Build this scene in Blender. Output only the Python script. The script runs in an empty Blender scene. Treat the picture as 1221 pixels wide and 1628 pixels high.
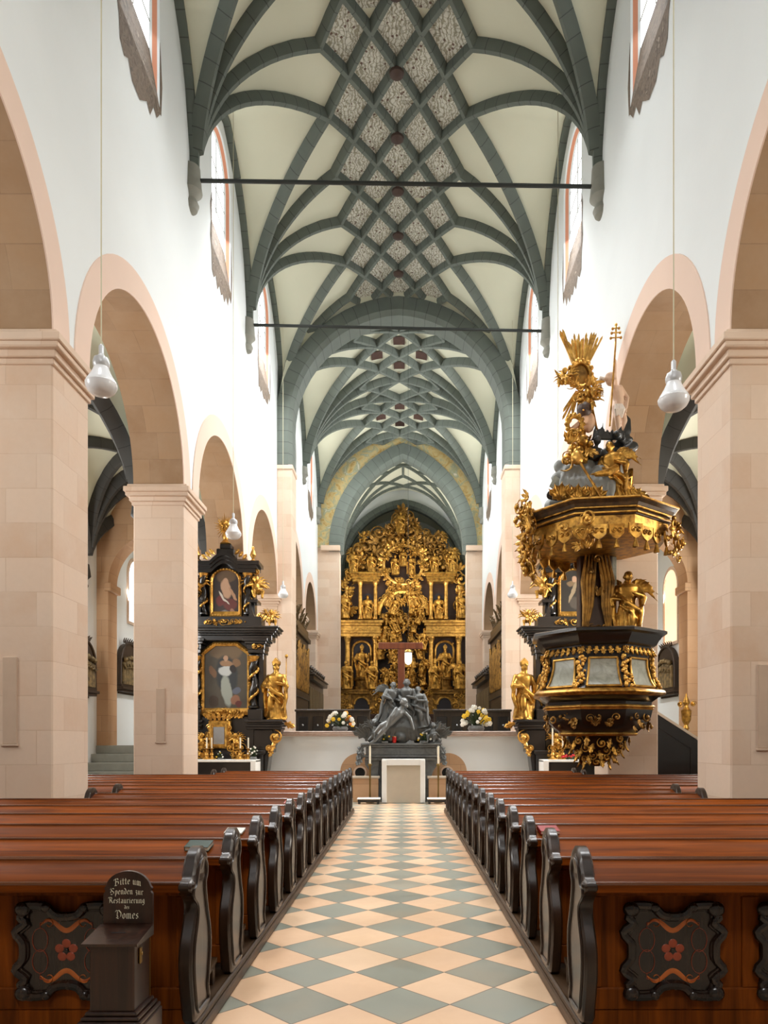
import bpy, math, random
from mathutils import Vector, Matrix, noise
PI = math.pi
scn = bpy.context.scene
COL = scn.collection
F = 1150.0; VX = 640.0; VY = 1178.0; EYE = 1.7     # the lens of the photograph, in pixels
def wx(px, d): return (px-VX)*d/F
def wz(py, d): return EYE-(py-VY)*d/F

# ------------------------------------------------------------------ mesh builder
class MB:
    def __init__(s): s.v = []; s.f = []; s.mi = []; s.uv = []
    def add(s, vs, fs, mi=0, M=None, uvs=None):
        o = len(s.v)
        for p in vs:
            p = Vector(p)
            s.v.append(M @ p if M is not None else p)
        for k, f in enumerate(fs):
            s.f.append([i+o for i in f]); s.mi.append(mi)
            s.uv.append(uvs[k] if uvs else None)
        return s
    def box(s, x0, x1, y0, y1, z0, z1, mi=0, M=None, bev=0.0):
        if bev <= 0:
            vs = [(x, y, z) for z in (z0, z1) for y in (y0, y1) for x in (x0, x1)]
            fs = [(0,2,3,1), (4,5,7,6), (0,1,5,4), (2,6,7,3), (0,4,6,2), (1,3,7,5)]
            return s.add(vs, fs, mi, M)
        # chamfered box: stacked rectangular rings
        b = min(bev, (x1-x0)/2.01, (y1-y0)/2.01, (z1-z0)/2.01)
        def ring(i, z):
            return [(x0+i+ (b if i == 0 else 0), y0+i, z), (x1-i-(b if i == 0 else 0), y0+i, z), (x1-i, y0+i+(b if i == 0 else 0), z), (x1-i, y1-i-(b if i == 0 else 0), z),
                    (x1-i-(b if i == 0 else 0), y1-i, z), (x0+i+(b if i == 0 else 0), y1-i, z), (x0+i, y1-i-(b if i == 0 else 0), z), (x0+i, y0+i+(b if i == 0 else 0), z)]
        rs = [ring(b, z0), ring(0, z0+b), ring(0, z1-b), ring(b, z1)]
        vs = [p for r in rs for p in r]
        fs = [tuple(range(7, -1, -1)), tuple(range(24, 32))]
        for k in range(3):
            for i in range(8):
                j = (i+1) % 8
                fs.append((k*8+i, k*8+j, k*8+8+j, k*8+8+i))
        return s.add(vs, fs, mi, M)
    def prism(s, poly, a0, a1, axis='y', mi=0, M=None):
        # poly in (u,v): axis y -> (x,z), axis x -> (y,z), axis z -> (x,y)
        def P(u, v, a): return {'y': (u, a, v), 'x': (a, u, v), 'z': (u, v, a)}[axis]
        n = len(poly)
        vs = [P(u, v, a0) for u, v in poly]+[P(u, v, a1) for u, v in poly]
        fs = [tuple(range(n))[::-1], tuple(range(n, 2*n))]
        for i in range(n):
            j = (i+1) % n
            fs.append((i, j, n+j, n+i))
        return s.add(vs, fs, mi, M)
    def lathe(s, prof, n=20, cx=0, cy=0, cz=0, mi=0, M=None, sx=1, sy=1, a0=0, a1=2*PI, fn=None):
        full = abs(a1-a0-2*PI) < 1e-6
        m = n if full else n+1
        vs = []
        for r, z in prof:
            for i in range(m):
                t = a0+(a1-a0)*i/n
                k = fn(t, z) if fn else 1
                vs.append((cx+r*k*sx*math.cos(t), cy+r*k*sy*math.sin(t), cz+z))
        fs = []
        for k in range(len(prof)-1):
            for i in range(n):
                j = (i+1) % m
                fs.append((k*m+i, k*m+j, k*m+m+j, k*m+m+i))
        fs.append(tuple(range(m))[::-1]); fs.append(tuple(range((len(prof)-1)*m, len(prof)*m)))
        return s.add(vs, fs, mi, M)
    def ell(s, c, r, nu=12, nv=8, mi=0, M=None, R=None):
        if not hasattr(r, '__len__'): r = (r, r, r)
        vs = []; fs = []
        T = Matrix.Translation(c) @ (R if R is not None else Matrix.Identity(4))
        vs.append(T @ Vector((0, 0, -r[2])))
        for k in range(1, nv):
            p = -PI/2+PI*k/nv
            for i in range(nu):
                t = 2*PI*i/nu
                vs.append(T @ Vector((r[0]*math.cos(p)*math.cos(t), r[1]*math.cos(p)*math.sin(t), r[2]*math.sin(p))))
        vs.append(T @ Vector((0, 0, r[2])))
        for i in range(nu):
            j = (i+1) % nu
            fs.append((0, 1+j, 1+i)); fs.append((len(vs)-1, 1+(nv-2)*nu+i, 1+(nv-2)*nu+j))
            for k in range(nv-2):
                fs.append((1+k*nu+i, 1+k*nu+j, 1+(k+1)*nu+j, 1+(k+1)*nu+i))
        return s.add(vs, fs, mi, M)
    def tube(s, path, r, n=8, mi=0, M=None, cap=True, flat=1.0):
        path = [Vector(p) for p in path]
        L = len(path)
        rr = r if hasattr(r, '__len__') else [r]*L
        if L < 2: return s
        vs = []; fs = []
        t0 = (path[1]-path[0]).normalized()
        up = Vector((0, 0, 1)) if abs(t0.z) < .9 else Vector((0, 1, 0))
        a = (up-t0*up.dot(t0)).normalized()
        for k in range(L):
            t = (path[min(k+1, L-1)]-path[max(k-1, 0)])
            t = t.normalized() if t.length > 1e-9 else t0
            a = a-t*a.dot(t)
            a = a.normalized() if a.length > 1e-6 else Vector((1, 0, 0))
            b = t.cross(a)
            for i in range(n):
                q = 2*PI*i/n
                vs.append(path[k]+a*math.cos(q)*rr[k]+b*math.sin(q)*rr[k]*flat)
        for k in range(L-1):
            for i in range(n):
                j = (i+1) % n
                fs.append((k*n+i, k*n+j, k*n+n+j, k*n+n+i))
        if cap:
            fs.append(tuple(range(n))[::-1]); fs.append(tuple(range((L-1)*n, L*n)))
        return s.add(vs, fs, mi, M)
    def sweep(s, path, prof, inward, mi=0):
        # a profile [(across, depth)] carried along path; inward(k) gives the depth direction; UV.u runs along the length
        path = [Vector(p) for p in path]; L = len(path); n = len(prof)
        vs = []; fs = []; uvs = []; us = [0]
        for k in range(1, L): us.append(us[-1]+(path[k]-path[k-1]).length)
        for k in range(L):
            t = (path[min(k+1, L-1)]-path[max(k-1, 0)]).normalized()
            d = Vector(inward(k)); d = (d-t*d.dot(t)).normalized(); a = t.cross(d)
            for c, e in prof: vs.append(path[k]+a*c+d*e)
        for k in range(L-1):
            for i in range(n):
                j = (i+1) % n
                fs.append((k*n+i, k*n+j, k*n+n+j, k*n+n+i))
                uvs.append([(us[k], i/n), (us[k], (i+1)/n), (us[k+1], (i+1)/n), (us[k+1], i/n)])
        fs.append(tuple(range(n))[::-1]); uvs.append([(us[0]+.2, .5)]*n)
        fs.append(tuple(range((L-1)*n, L*n))); uvs.append([(us[-1]+.2, .5)]*n)
        return s.add(vs, fs, mi, None, uvs)
    def strip(s, A, B, mi=0):
        n = len(A)
        return s.add(list(A)+list(B), [(i, i+1, n+i+1, n+i) for i in range(n-1)], mi)
    def mesh(s, name, mats, smooth=35):
        me = bpy.data.meshes.new(name)
        me.from_pydata([tuple(v) for v in s.v], [], s.f)
        if not isinstance(mats, (list, tuple)): mats = [mats]
        for m in mats: me.materials.append(m)
        me.polygons.foreach_set('material_index', s.mi)
        if any(u is not None for u in s.uv):
            l = me.uv_layers.new(name='UVMap'); k = 0; flat = []
            for f, u in zip(s.f, s.uv):
                if u is None: u = [(0.2, 0.5)]*len(f)
                for p in u: flat += [p[0], p[1]]
            l.data.foreach_set('uv', flat)
        me.update()
        if smooth:
            me.polygons.foreach_set('use_smooth', [True]*len(me.polygons))
            me.set_sharp_from_angle(angle=math.radians(smooth))
        return me
    def build(s, name, mats, parent=None, smooth=35, fix=True):
        me = s.mesh(name, mats, smooth)
        if fix: fix_normals(me)
        return link(name, me, parent)
import bmesh
def fix_normals(me):
    b = bmesh.new(); b.from_mesh(me)
    bmesh.ops.recalc_face_normals(b, faces=b.faces)
    b.to_mesh(me); b.free()
def link(name, me, parent=None):
    o = bpy.data.objects.new(name, me); COL.objects.link(o)
    if parent is not None: o.parent = parent
    return o
def thing(name, label, cat, loc=(0, 0, 0), rz=0, group=None):
    o = bpy.data.objects.new(name, None); COL.objects.link(o)
    o.location = loc; o.rotation_euler = (0, 0, rz); o.empty_display_size = .2
    return tag(o, label, cat, group)
def tag(o, label, cat, group=None):
    o['label'] = label; o['category'] = cat
    if group: o['group'] = group
    return o
def struct(o):
    o['kind'] = 'structure'; return o
def copy_tree(o, parent=None):
    c = o.copy(); COL.objects.link(c)
    if parent is not None: c.parent = parent
    for ch in list(o.children): copy_tree(ch, c)
    return c
def spawn(name, me, parent, loc=(0, 0, 0), rz=0, sc=1, mats=None, rot=None):
    o = link(name, me, parent); o.location = loc
    o.rotation_euler = rot if rot else (0, 0, rz)
    o.scale = sc if hasattr(sc, '__len__') else (sc, sc, sc)
    return o
def T(x=0, y=0, z=0, rx=0, ry=0, rz=0, s=1):
    S = Matrix.Diagonal((s, s, s, 1)) if not hasattr(s, '__len__') else Matrix.Diagonal((s[0], s[1], s[2], 1))
    return Matrix.Translation((x, y, z)) @ Matrix.Rotation(rz, 4, 'Z') @ Matrix.Rotation(ry, 4, 'Y') @ Matrix.Rotation(rx, 4, 'X') @ S
def remeshed(mb, name, voxel, mats):
    # fuse overlapping closed forms into one continuous surface
    me = mb.mesh(name, mats, 0); fix_normals(me)
    o = bpy.data.objects.new('tmp', me); COL.objects.link(o)
    m = o.modifiers.new('r', 'REMESH'); m.mode = 'VOXEL'; m.voxel_size = voxel; m.use_smooth_shade = True
    sm = o.modifiers.new('s', 'SMOOTH'); sm.factor = .4; sm.iterations = 2
    dg = bpy.context.evaluated_depsgraph_get(); dg.update()
    out = bpy.data.meshes.new_from_object(o.evaluated_get(dg))
    out.name = name
    bpy.data.objects.remove(o); bpy.data.meshes.remove(me)
    if not out.materials:
        for q in (mats if isinstance(mats, (list, tuple)) else [mats]): out.materials.append(q)
    return out

# ------------------------------------------------------------------ materials
class NT:
    def __init__(s, name):
        s.m = bpy.data.materials.new(name); s.m.use_nodes = True
        s.t = s.m.node_tree; s.n = s.t.nodes; s.b = s.n['Principled BSDF']
    def new(s, typ, ins=None, **kw):
        n = s.n.new(typ)
        for k, v in kw.items(): setattr(n, k, v)
        for k, v in (ins or {}).items():
            if isinstance(v, bpy.types.NodeSocket): s.t.links.new(v, n.inputs[k])
            else: n.inputs[k].default_value = v
        return n
    def math(s, op, a, b=0.0, c=0.0):
        n = s.new('ShaderNodeMath', {0: a, 1: b, 2: c}, operation=op); return n.outputs[0]
    def mix(s, f, a, b):
        n = s.n.new('ShaderNodeMix'); n.data_type = 'RGBA'
        for i, v in ((0, f), (6, a), (7, b)):
            if isinstance(v, bpy.types.NodeSocket): s.t.links.new(v, n.inputs[i])
            else: n.inputs[i].default_value = (*v, 1) if hasattr(v, '__len__') and len(v) == 3 else v
        return n.outputs[2]
    def pos(s): return s.new('ShaderNodeNewGeometry').outputs['Position']
    def obj(s): return s.new('ShaderNodeTexCoord').outputs['Object']
    def xyz(s, v):
        n = s.new('ShaderNodeSeparateXYZ', {0: v}); return n.outputs[0], n.outputs[1], n.outputs[2]
    def comb(s, x, y, z): return s.new('ShaderNodeCombineXYZ', {0: x, 1: y, 2: z}).outputs[0]
    def noise(s, v, scale, detail=3, rough=.5, dist=0):
        return s.new('ShaderNodeTexNoise', {'Vector': v, 'Scale': scale, 'Detail': detail, 'Roughness': rough, 'Distortion': dist}).outputs['Fac']
    def ramp(s, f, stops):
        n = s.new('ShaderNodeValToRGB', {0: f}); r = n.color_ramp
        while len(r.elements) < len(stops): r.elements.new(.5)
        for e, (p, c) in zip(r.elements, stops):
            e.position = p; e.color = (*c, 1) if hasattr(c, '__len__') else (c, c, c, 1)
        return n.outputs[0]
    def out(s, col=None, rough=None, metal=None, bump=None, bstr=.2, bdist=.02, **kw):
        for k, v in (('Base Color', col), ('Roughness', rough), ('Metallic', metal)):
            if v is None: continue
            if isinstance(v, bpy.types.NodeSocket): s.t.links.new(v, s.b.inputs[k])
            else: s.b.inputs[k].default_value = (*v, 1) if hasattr(v, '__len__') else v
        for k, v in kw.items(): s.b.inputs[k.replace('_', ' ')].default_value = v
        if bump is not None:
            bn = s.new('ShaderNodeBump', {'Height': bump, 'Strength': bstr, 'Distance': bdist})
            s.t.links.new(bn.outputs[0], s.b.inputs['Normal'])
        return s.m
def lin(r, g, b):
    f = lambda c: (c/255/12.92) if c/255 <= .04045 else ((c/255+.055)/1.055)**2.4
    return (f(r), f(g), f(b))
def plain(name, col, rough=.6, metal=0, var=.15, scale=6, bump=0, **kw):
    t = NT(name); n = t.noise(t.obj(), scale, 4)
    c = t.mix(n, [x*(1-var) for x in col], [min(1, x*(1+var)) for x in col])
    return t.out(c, rough, metal, bump=n if bump else None, bstr=bump, **kw)
def m_plaster(name, col, var=.05):
    t = NT(name); p = t.pos(); n = t.noise(p, .35, 4); n2 = t.noise(p, 9, 4)
    c = t.mix(t.ramp(n, [(.35, 0), (.65, 1)]), [x*(1-var) for x in col], [min(1, x*(1+var*.4)) for x in col])
    return t.out(c, .85, bump=n2, bstr=.08)
def m_stone(name, c1, c2, mort, bw=.95, bh=.46, soft=.5, uv=False):
    t = NT(name); p = t.pos(); x, y, z = t.xyz(p)
    v = t.comb(t.math('ADD', x, y), z, 0.0)
    if uv: v = t.new('ShaderNodeUVMap').outputs[0]
    bk = t.new('ShaderNodeTexBrick', {'Vector': v, 'Color1': (*c1, 1), 'Color2': (*c2, 1), 'Mortar': (*mort, 1), 'Scale': 1.0, 'Mortar Size': .006, 'Mortar Smooth': .4, 'Bias': 0.0, 'Brick Width': bw, 'Row Height': bh}, offset=.43, squash=1.25, squash_frequency=3)
    n = t.noise(p, 1.7, 5, .6); n2 = t.noise(p, 14, 3)
    c = t.mix(t.math('MULTIPLY', t.ramp(n, [(.3, 0), (.7, 1)]), soft), bk.outputs[0], [a*.82+.1*b for a, b in zip(c1, (.8, .75, .65))])
    c = t.mix(t.math('MULTIPLY', n2, .12), c, [q*.6 for q in c2])
    return t.out(c, .8, bump=t.math('SUBTRACT', t.math('MULTIPLY', n2, .3), bk.outputs['Fac']), bstr=.25, bdist=.015)
def m_ribstone(name, col, joint=.42):
    t = NT(name); uv = t.new('ShaderNodeUVMap').outputs[0]; u, v, _ = t.xyz(uv)
    j = t.math('LESS_THAN', t.math('FRACT', t.math('DIVIDE', u, joint)), .045)
    n = t.noise(t.pos(), 2.2, 5)
    c = t.mix(n, [x*.8 for x in col], [x*1.2 for x in col])
    c = t.mix(t.math('MULTIPLY', j, .75), c, [x*.3 for x in col])
    return t.out(c, .75)
def m_floor():
    t = NT('floor_tiles'); x, y, z = t.xyz(t.pos())
    w = .65
    a = t.math('DIVIDE', t.math('ADD', x, .02), w); b = t.math('DIVIDE', t.math('SUBTRACT', y, 4.666), w)
    p = t.math('ADD', t.math('ADD', a, b), .5); q = t.math('ADD', t.math('SUBTRACT', a, b), .5)
    ip = t.math('FLOOR', p); iq = t.math('FLOOR', q)
    par = t.math('FLOORED_MODULO', t.math('ADD', ip, iq), 2.0)
    fp = t.math('FRACT', p); fq = t.math('FRACT', q)
    e = t.math('MINIMUM', t.math('MINIMUM', fp, t.math('SUBTRACT', 1.0, fp)), t.math('MINIMUM', fq, t.math('SUBTRACT', 1.0, fq)))
    wn = t.new('ShaderNodeTexWhiteNoise', {'Vector': t.comb(ip, iq, 0.0)}, noise_dimensions='3D').outputs['Value']
    n = t.noise(t.pos(), 5, 6, .65, .6); n3 = t.noise(t.pos(), 1.1, 3)
    pink = t.mix(wn, lin(228, 188, 152), lin(240, 208, 174)); pink = t.mix(t.math('MULTIPLY', n, .3), pink, lin(204, 162, 126))
    grey = t.mix(wn, lin(120, 124, 112), lin(150, 154, 142)); grey = t.mix(t.math('MULTIPLY', n, .5), grey, lin(172, 172, 158))
    c = t.mix(par, grey, pink)
    c = t.mix(t.math('MULTIPLY', t.ramp(n3, [(.45, 0), (.75, 1)]), .25), c, lin(190, 150, 105))
    jt = t.math('LESS_THAN', e, .010)
    c = t.mix(t.math('MULTIPLY', jt, .7), c, lin(60, 50, 40))
    r = t.math('ADD', t.math('MULTIPLY', n, .25), .22)
    return t.out(c, r, bump=t.math('SUBTRACT', t.math('MULTIPLY', n, .2), jt), bstr=.12, bdist=.01)
def m_wood(name, ca, cb, axis='x', rough=.32, scale=1.0, coat=.25, spec=.35):
    t = NT(name); x, y, z = t.xyz(t.obj())
    k = {'x': (.35, 6, 9), 'z': (7, 7, .35), 'y': (7, .4, 9)}[axis]
    v = t.comb(t.math('MULTIPLY', x, k[0]*scale), t.math('MULTIPLY', y, k[1]*scale), t.math('MULTIPLY', z, k[2]*scale))
    oi = t.new('ShaderNodeObjectInfo').outputs['Random']
    v = t.new('ShaderNodeVectorMath', {0: v, 1: t.comb(t.math('MULTIPLY', oi, 7.0), t.math('MULTIPLY', oi, 3.0), 0.0)}, operation='ADD').outputs[0]
    n = t.noise(v, 2.0, 6, .62, .8); n2 = t.noise(v, .6, 2)
    c = t.ramp(n, [(.28, ca), (.52, [ (p+q)/2 for p, q in zip(ca, cb)]), (.72, cb)])
    c = t.mix(t.math('MULTIPLY', n2, .35), c, [q*.45 for q in ca])
    c = t.mix(t.math('MULTIPLY', t.math('FRACT', t.math('MULTIPLY', oi, 17.0)), .45), c, [q*.7 for q in ca])
    return t.out(c, t.math('ADD', t.math('MULTIPLY', n, .15), rough-.06), bump=n, bstr=.06, Coat_Weight=coat, Coat_Roughness=.2, Specular_IOR_Level=spec)
def m_gold(name, col=(.78, .47, .10), dark=(.22, .10, .02), rough=.34, metal=.85, scale=9):
    t = NT(name); n = t.noise(t.obj(), scale, 5, .6)
    c = t.mix(t.ramp(n, [(.3, 0), (.62, 1)]), dark, col)
    return t.out(c, t.math('ADD', t.math('MULTIPLY', n, .25), rough-.1), metal, bump=n, bstr=.15)
def m_marble(name, ca, cb, rough=.2, scale=3.0):
    t = NT(name); n = t.noise(t.obj(), scale, 8, .65, 1.4)
    return t.out(t.ramp(n, [(.3, ca), (.5, [(a+b)/2 for a, b in zip(ca, cb)]), (.75, cb)]), rough)
def m_vault():
    # cream plaster, with painted scrollwork inside the rhomb net along the ridge
    t = NT('vault_plaster'); p = t.pos(); x, y, z = t.xyz(p)
    n = t.noise(p, .5, 3)
    cream = t.mix(n, lin(206, 207, 184), lin(222, 222, 200))
    return t.out(cream, .85)
def m_painted():
    t = NT('painted_vault_panel'); p = t.pos()
    n = t.noise(p, 2.6, 3, .5, .5)
    v = t.new('ShaderNodeTexVoronoi', {'Vector': p, 'Scale': 7.5, 'Randomness': .9}, feature='DISTANCE_TO_EDGE').outputs['Distance']
    w = t.new('ShaderNodeTexWave', {'Vector': p, 'Scale': 3.2, 'Distortion': 12.0, 'Detail': 2.5, 'Detail Scale': 1.6}).outputs['Fac']
    dots = t.new('ShaderNodeTexVoronoi', {'Vector': p, 'Scale': 6.0}).outputs['Distance']
    base = t.mix(n, lin(196, 196, 184), lin(218, 217, 206))
    c = t.mix(t.math('MULTIPLY', t.math('GREATER_THAN', w, .66), .62), base, lin(116, 108, 72))
    c = t.mix(t.math('MULTIPLY', t.math('LESS_THAN', v, .05), .45), c, lin(90, 84, 58))
    c = t.mix(t.math('MULTIPLY', t.math('LESS_THAN', dots, .2), .85), c, lin(84, 50, 38))
    return t.out(c, .85)
def m_fresco(name, cols, scale=3.0):
    t = NT(name); p = t.pos(); n = t.noise(p, scale, 5, .6, 1.2)
    return t.out(t.ramp(n, [(.3, cols[0]), (.48, cols[1]), (.6, cols[2]), (.72, cols[3])]), .85)
def m_emit(name, col, st):
    t = NT(name); t.b.inputs['Base Color'].default_value = (*col, 1)
    t.b.inputs['Emission Color'].default_value = (*col, 1); t.b.inputs['Emission Strength'].default_value = st
    return t.m
def m_painting(name, bg, blobs, dist=.12):
    # object space: x across, z up, both in metres; blobs (cx, cz, rx, rz, angle, colour)
    t = NT(name); o = t.obj(); n1 = t.new('ShaderNodeTexNoise', {'Vector': o, 'Scale': 4.0, 'Detail': 3.0}).outputs['Color']
    v = t.new('ShaderNodeVectorMath', {0: n1, 1: (.5, .5, .5)}, operation='SUBTRACT').outputs[0]
    v = t.new('ShaderNodeVectorMath', {0: v, 'Scale': dist}, operation='SCALE').outputs[0]
    v = t.new('ShaderNodeVectorMath', {0: v, 1: o}, operation='ADD').outputs[0]
    x, y, z = t.xyz(v)
    c = t.mix(t.noise(o, 2.0, 4), [q*.55 for q in bg], [min(1, q*1.4) for q in bg])
    for cx, cz, rx, rz, an, col in blobs:
        dx = t.math('SUBTRACT', x, cx); dz = t.math('SUBTRACT', z, cz); ca, sa = math.cos(an), math.sin(an)
        u = t.math('ADD', t.math('MULTIPLY', dx, ca/rx), t.math('MULTIPLY', dz, sa/rx))
        w = t.math('ADD', t.math('MULTIPLY', dx, -sa/rz), t.math('MULTIPLY', dz, ca/rz))
        d = t.math('ADD', t.math('MULTIPLY', u, u), t.math('MULTIPLY', w, w))
        f = t.ramp(d, [(.62, 1), (1.0, 0)])
        c = t.mix(f, c, col)
    return t.out(c, .45)

WHITE = m_plaster('white_limewash', (.77, .81, .81), .04)
CREAM = m_vault()
PAINTED = m_painted()
STONE = m_stone('pink_sandstone', lin(228, 204, 182), lin(210, 178, 150), lin(202, 170, 142), soft=.85)
SOFFIT = m_stone('ochre_sandstone', lin(196, 158, 120), lin(176, 136, 98), lin(140, 106, 76), .8, .5)
SOFFIT_UV = m_stone('shaded_arch_stone', lin(176, 142, 106), lin(152, 120, 88), lin(138, 108, 80), .7, .52, .8, uv=True)  # same sandstone as the piers, shade under the arches darkened into its colour
BAND = m_plaster('painted_arch_band', lin(228, 202, 184), .06)
RIB = m_ribstone('grey_green_ribstone', lin(98, 106, 98))
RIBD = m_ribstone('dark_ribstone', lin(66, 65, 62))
GREYST = plain('grey_stone', lin(140, 140, 130), .7, 0, .2, 5)
TILES = m_floor()
ORANGE = m_plaster('orange_window_band', lin(214, 146, 114), .1)
FRESCO = m_fresco('window_fresco', [lin(74, 68, 58), lin(122, 106, 90), lin(86, 72, 58), lin(168, 154, 136)], 4.5)
FRESCO2 = m_fresco('chancel_fresco', [lin(168, 134, 66), lin(196, 176, 124), lin(150, 156, 128), lin(214, 206, 184)], 2.2)
M_BOSS = plain('dark_boss', lin(66, 48, 40), .5, .2, .3)
IRON = plain('dark_iron', lin(60, 64, 62), .5, .6, .1)
PANE = m_emit('window_daylight', (.95, .97, 1.0), 2.1)
PANEW = m_emit('warm_window_daylight', (1.0, .74, .5), .8)
PANE2 = m_emit('choir_window_daylight', (1.0, .98, .95), 2.5)
# ------------------------------------------------------------------ the building
XL, XR = -4.66, 4.37
CX, HW = (XL+XR)/2, (XR-XL)/2
TH = 1.06                                   # arcade wall thickness
YC = [-1.33, 4.42, 10.17, 15.92, 21.67, 27.4]   # pier centres along the nave
PH = .55
IMP = 7.12                                  # arch springing
class Vault:
    def __init__(s, cx, hw, zs, rise, wr, u1, bays, pt=1.0):
        s.cx, s.hw, s.zs, s.rise, s.wr, s.u1, s.bays = cx, hw, zs, rise, wr, u1, bays
    def zb(s, u): return s.zs+s.rise*math.sqrt(max(0, 1-u*u))
    def bay(s, y):
        for a, b in s.bays:
            if a-1e-6 <= y <= b+1e-6: return (a+b)/2, (b-a)/2
        a, b = s.bays[0] if y < s.bays[0][0] else s.bays[-1]
        return (a+b)/2, (b-a)/2
    def zw(s, y):
        m, h = s.bay(y); d = min(1, abs(y-m)/h); a, r = h, s.wr
        if r >= a:
            R = (a*a+r*r)/(2*a); return s.zs+math.sqrt(max(0, R*R-(d*a+R-a)**2))
        return s.zs+r*math.sqrt(max(0, 1-d*d))
    def ug(s, y):
        m, h = s.bay(y); return s.u1+(1-s.u1)*min(1, abs(y-m)/h)
    def z(s, x, y):
        u = min(1, abs(x-s.cx)/s.hw); g = s.ug(y)
        if u <= g or g > .999: return s.zb(u)
        k = (u-g)/(1-g); return s.zb(g)*(1-k)+s.zw(y)*k
    def P(s, x, y, dz=0): return Vector((x, y, s.z(x, y)+dz))
    def inward(s, p): return Vector((s.cx-p[0], 0, s.zs-1.2-p[2]))
    def mesh(s, ny=26, n1=12, n2=7, mb=None):
        mb = mb or MB()
        for a, b in s.bays:
            rows = []
            for j in range(ny+1):
                y = a+(b-a)*j/ny; g = min(.9995, s.ug(y)); us = [g*math.sin(PI/2*i/n1) for i in range(n1+1)]+[g+(1-g)*i/n2 for i in range(1, n2+1)]
                row = [(s.cx-u*s.hw, u) for u in reversed(us)]+[(s.cx+u*s.hw, u) for u in us[1:]]
                rows.append([(x, y, s.z(x, y)) for x, u in row])
            w = len(rows[0]); vs = [p for r in rows for p in r]
            mb.add(vs, [(j*w+i, j*w+w+i, j*w+w+i+1, j*w+i+1) for j in range(ny) for i in range(w-1)])
        return mb
RP = [(-.115, -.04), (-.115, .09), (-.05, .24), (.05, .24), (.115, .09), (.115, -.04)]
def prof(k): return [(a*k, b*k if b > 0 else b) for a, b in RP]
def rib(v, pts, name, parent, k=1.0, mb=None, mat=None):
    own = mb is None
    mb = mb or MB()
    mb.sweep(pts, prof(k), lambda i: v.inward(pts[i]))
    if own: return mb.build(name, mat or RIB, parent)
def plan_line(v, a, b, n=14, ease=True):
    out = []
    for i in range(n+1):
        t = i/n
        if ease: t = 1-(1-t)**1.8 if False else t**1.7      # dense samples near the springing
        out.append(v.P(a[0]+(b[0]-a[0])*t, a[1]+(b[1]-a[1])*t))
    return out
NV = Vault(CX, HW, 14.2, 4.2, 3.62, .4116, [(YC[i], YC[i+1]) for i in range(5)])
ceil_ = struct(NV.mesh().build('ceiling', [CREAM], smooth=50))
# the painted net: rhombs three deep between the fans
PW = 1.85/3
def lattice(v, a, b, w, K, par, name, parent, k=.95, mat=None):
    mb = MB(); m, h = (a+b)/2, (b-a)/6
    for i in range(-K, K):
        for j in range(-3, 4):
            if (i+j) % 2 != par: continue
            for dj in (1, -1):
                if abs(j+dj) > 3: continue
                if max(abs(i), abs(i+1)) > K: continue
                p = [v.P(v.cx+w*(i+t), m+h*(j+dj*t)) for t in (0, .33, .67, 1)]
                mb.sweep(p, prof(k), lambda q: v.inward(p[q]))
    return mb.build(name, mat or RIB, parent)
for n, (a, b) in enumerate(NV.bays):
    if n == 0: continue
    m, h = (a+b)/2, (b-a)/6
    lattice(NV, a, b, PW, 3, 1, 'ridge_net', ceil_)
    pm = MB()                                      # painted rhombs a few millimetres under the shell
    for i in range(-3, 4):
        for j in range(-3, 4):
            if (i+j) % 2 != 0 or abs(i) > 2: continue
            G = 6; vs = []; 
            for p in range(G+1):
                for q in range(G+1):
                    s_, t_ = p/G, q/G
                    x = CX+PW*(i+(s_-t_)); y = m+h*(j+(s_+t_-1))
                    y = min(max(y, a-.5), b+.5)
                    vs.append((x, y, NV.zb(abs(x-CX)/HW)-.02))
            if j in (3, -3) and (n > 1 and j == -3): continue
            pm.add(vs, [(p*(G+1)+q, p*(G+1)+q+1, (p+1)*(G+1)+q+1, (p+1)*(G+1)+q) for p in range(G) for q in range(G)])
    pm.build('painted_field', PAINTED, ceil_)
    for sx in (-1, 1):
        for cy, sg in ((a, 1), (b, -1)):
            c = (CX+sx*(HW-.03), cy)
            for tgt in ((3*PW, 3), (3*PW, 1)):
                e = (CX+sx*tgt[0], cy+sg*h*tgt[1])
                rib(NV, plan_line(NV, c, e), 'vault_rib', ceil_)
        # wall rib
        pts = []
        for i in range(25):
            t = i/24; y = a+(b-a)*(.5-.5*math.cos(PI*t)); pts.append(Vector((CX+sx*HW, y, NV.zw(y))))
        mb = MB(); mb.sweep(pts, prof(.75), lambda i: Vector((-sx, 0, -.25)))
        mb.build('wall_rib', RIB, ceil_)
    # bosses on the ridge
    for j in ((-1, 1, 3) if n < 4 else (-1, 1)):
        mb = MB(); z = NV.zb(0)-.26
        mb.lathe([(.0, -.07), (.09, -.06), (.17, -.02), (.19, .03), (.14, .10)], 14, CX, m+h*j, z)
        mb.build('boss', M_BOSS if 'M_BOSS' in globals() else RIBD, ceil_)

def corbel(mb, X, y, sx, z0, z1):
    # a half-round stepped stone bracket; sx points out of the wall into the nave
    pr = [(.06, z0), (.16, z0+.05), (.2, z0+.16), (.15, z0+.28), (.19, z0+.36), (.27, z0+.44), (.25, z0+.6), (.22, z1)]
    a0 = -PI/2 if sx > 0 else PI/2
    mb.lathe(pr, 12, X, y, 0, a0=a0, a1=a0+PI)
for n in range(1, 5):
    for sx, X in ((1, XL), (-1, XR)):
        mb = MB(); corbel(mb, X-.02*sx, YC[n], sx, 13.32+(0 if sx > 0 else -.12), 14.3); mb.build('corbel', GREYST if n else RIB, ceil_)

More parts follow.
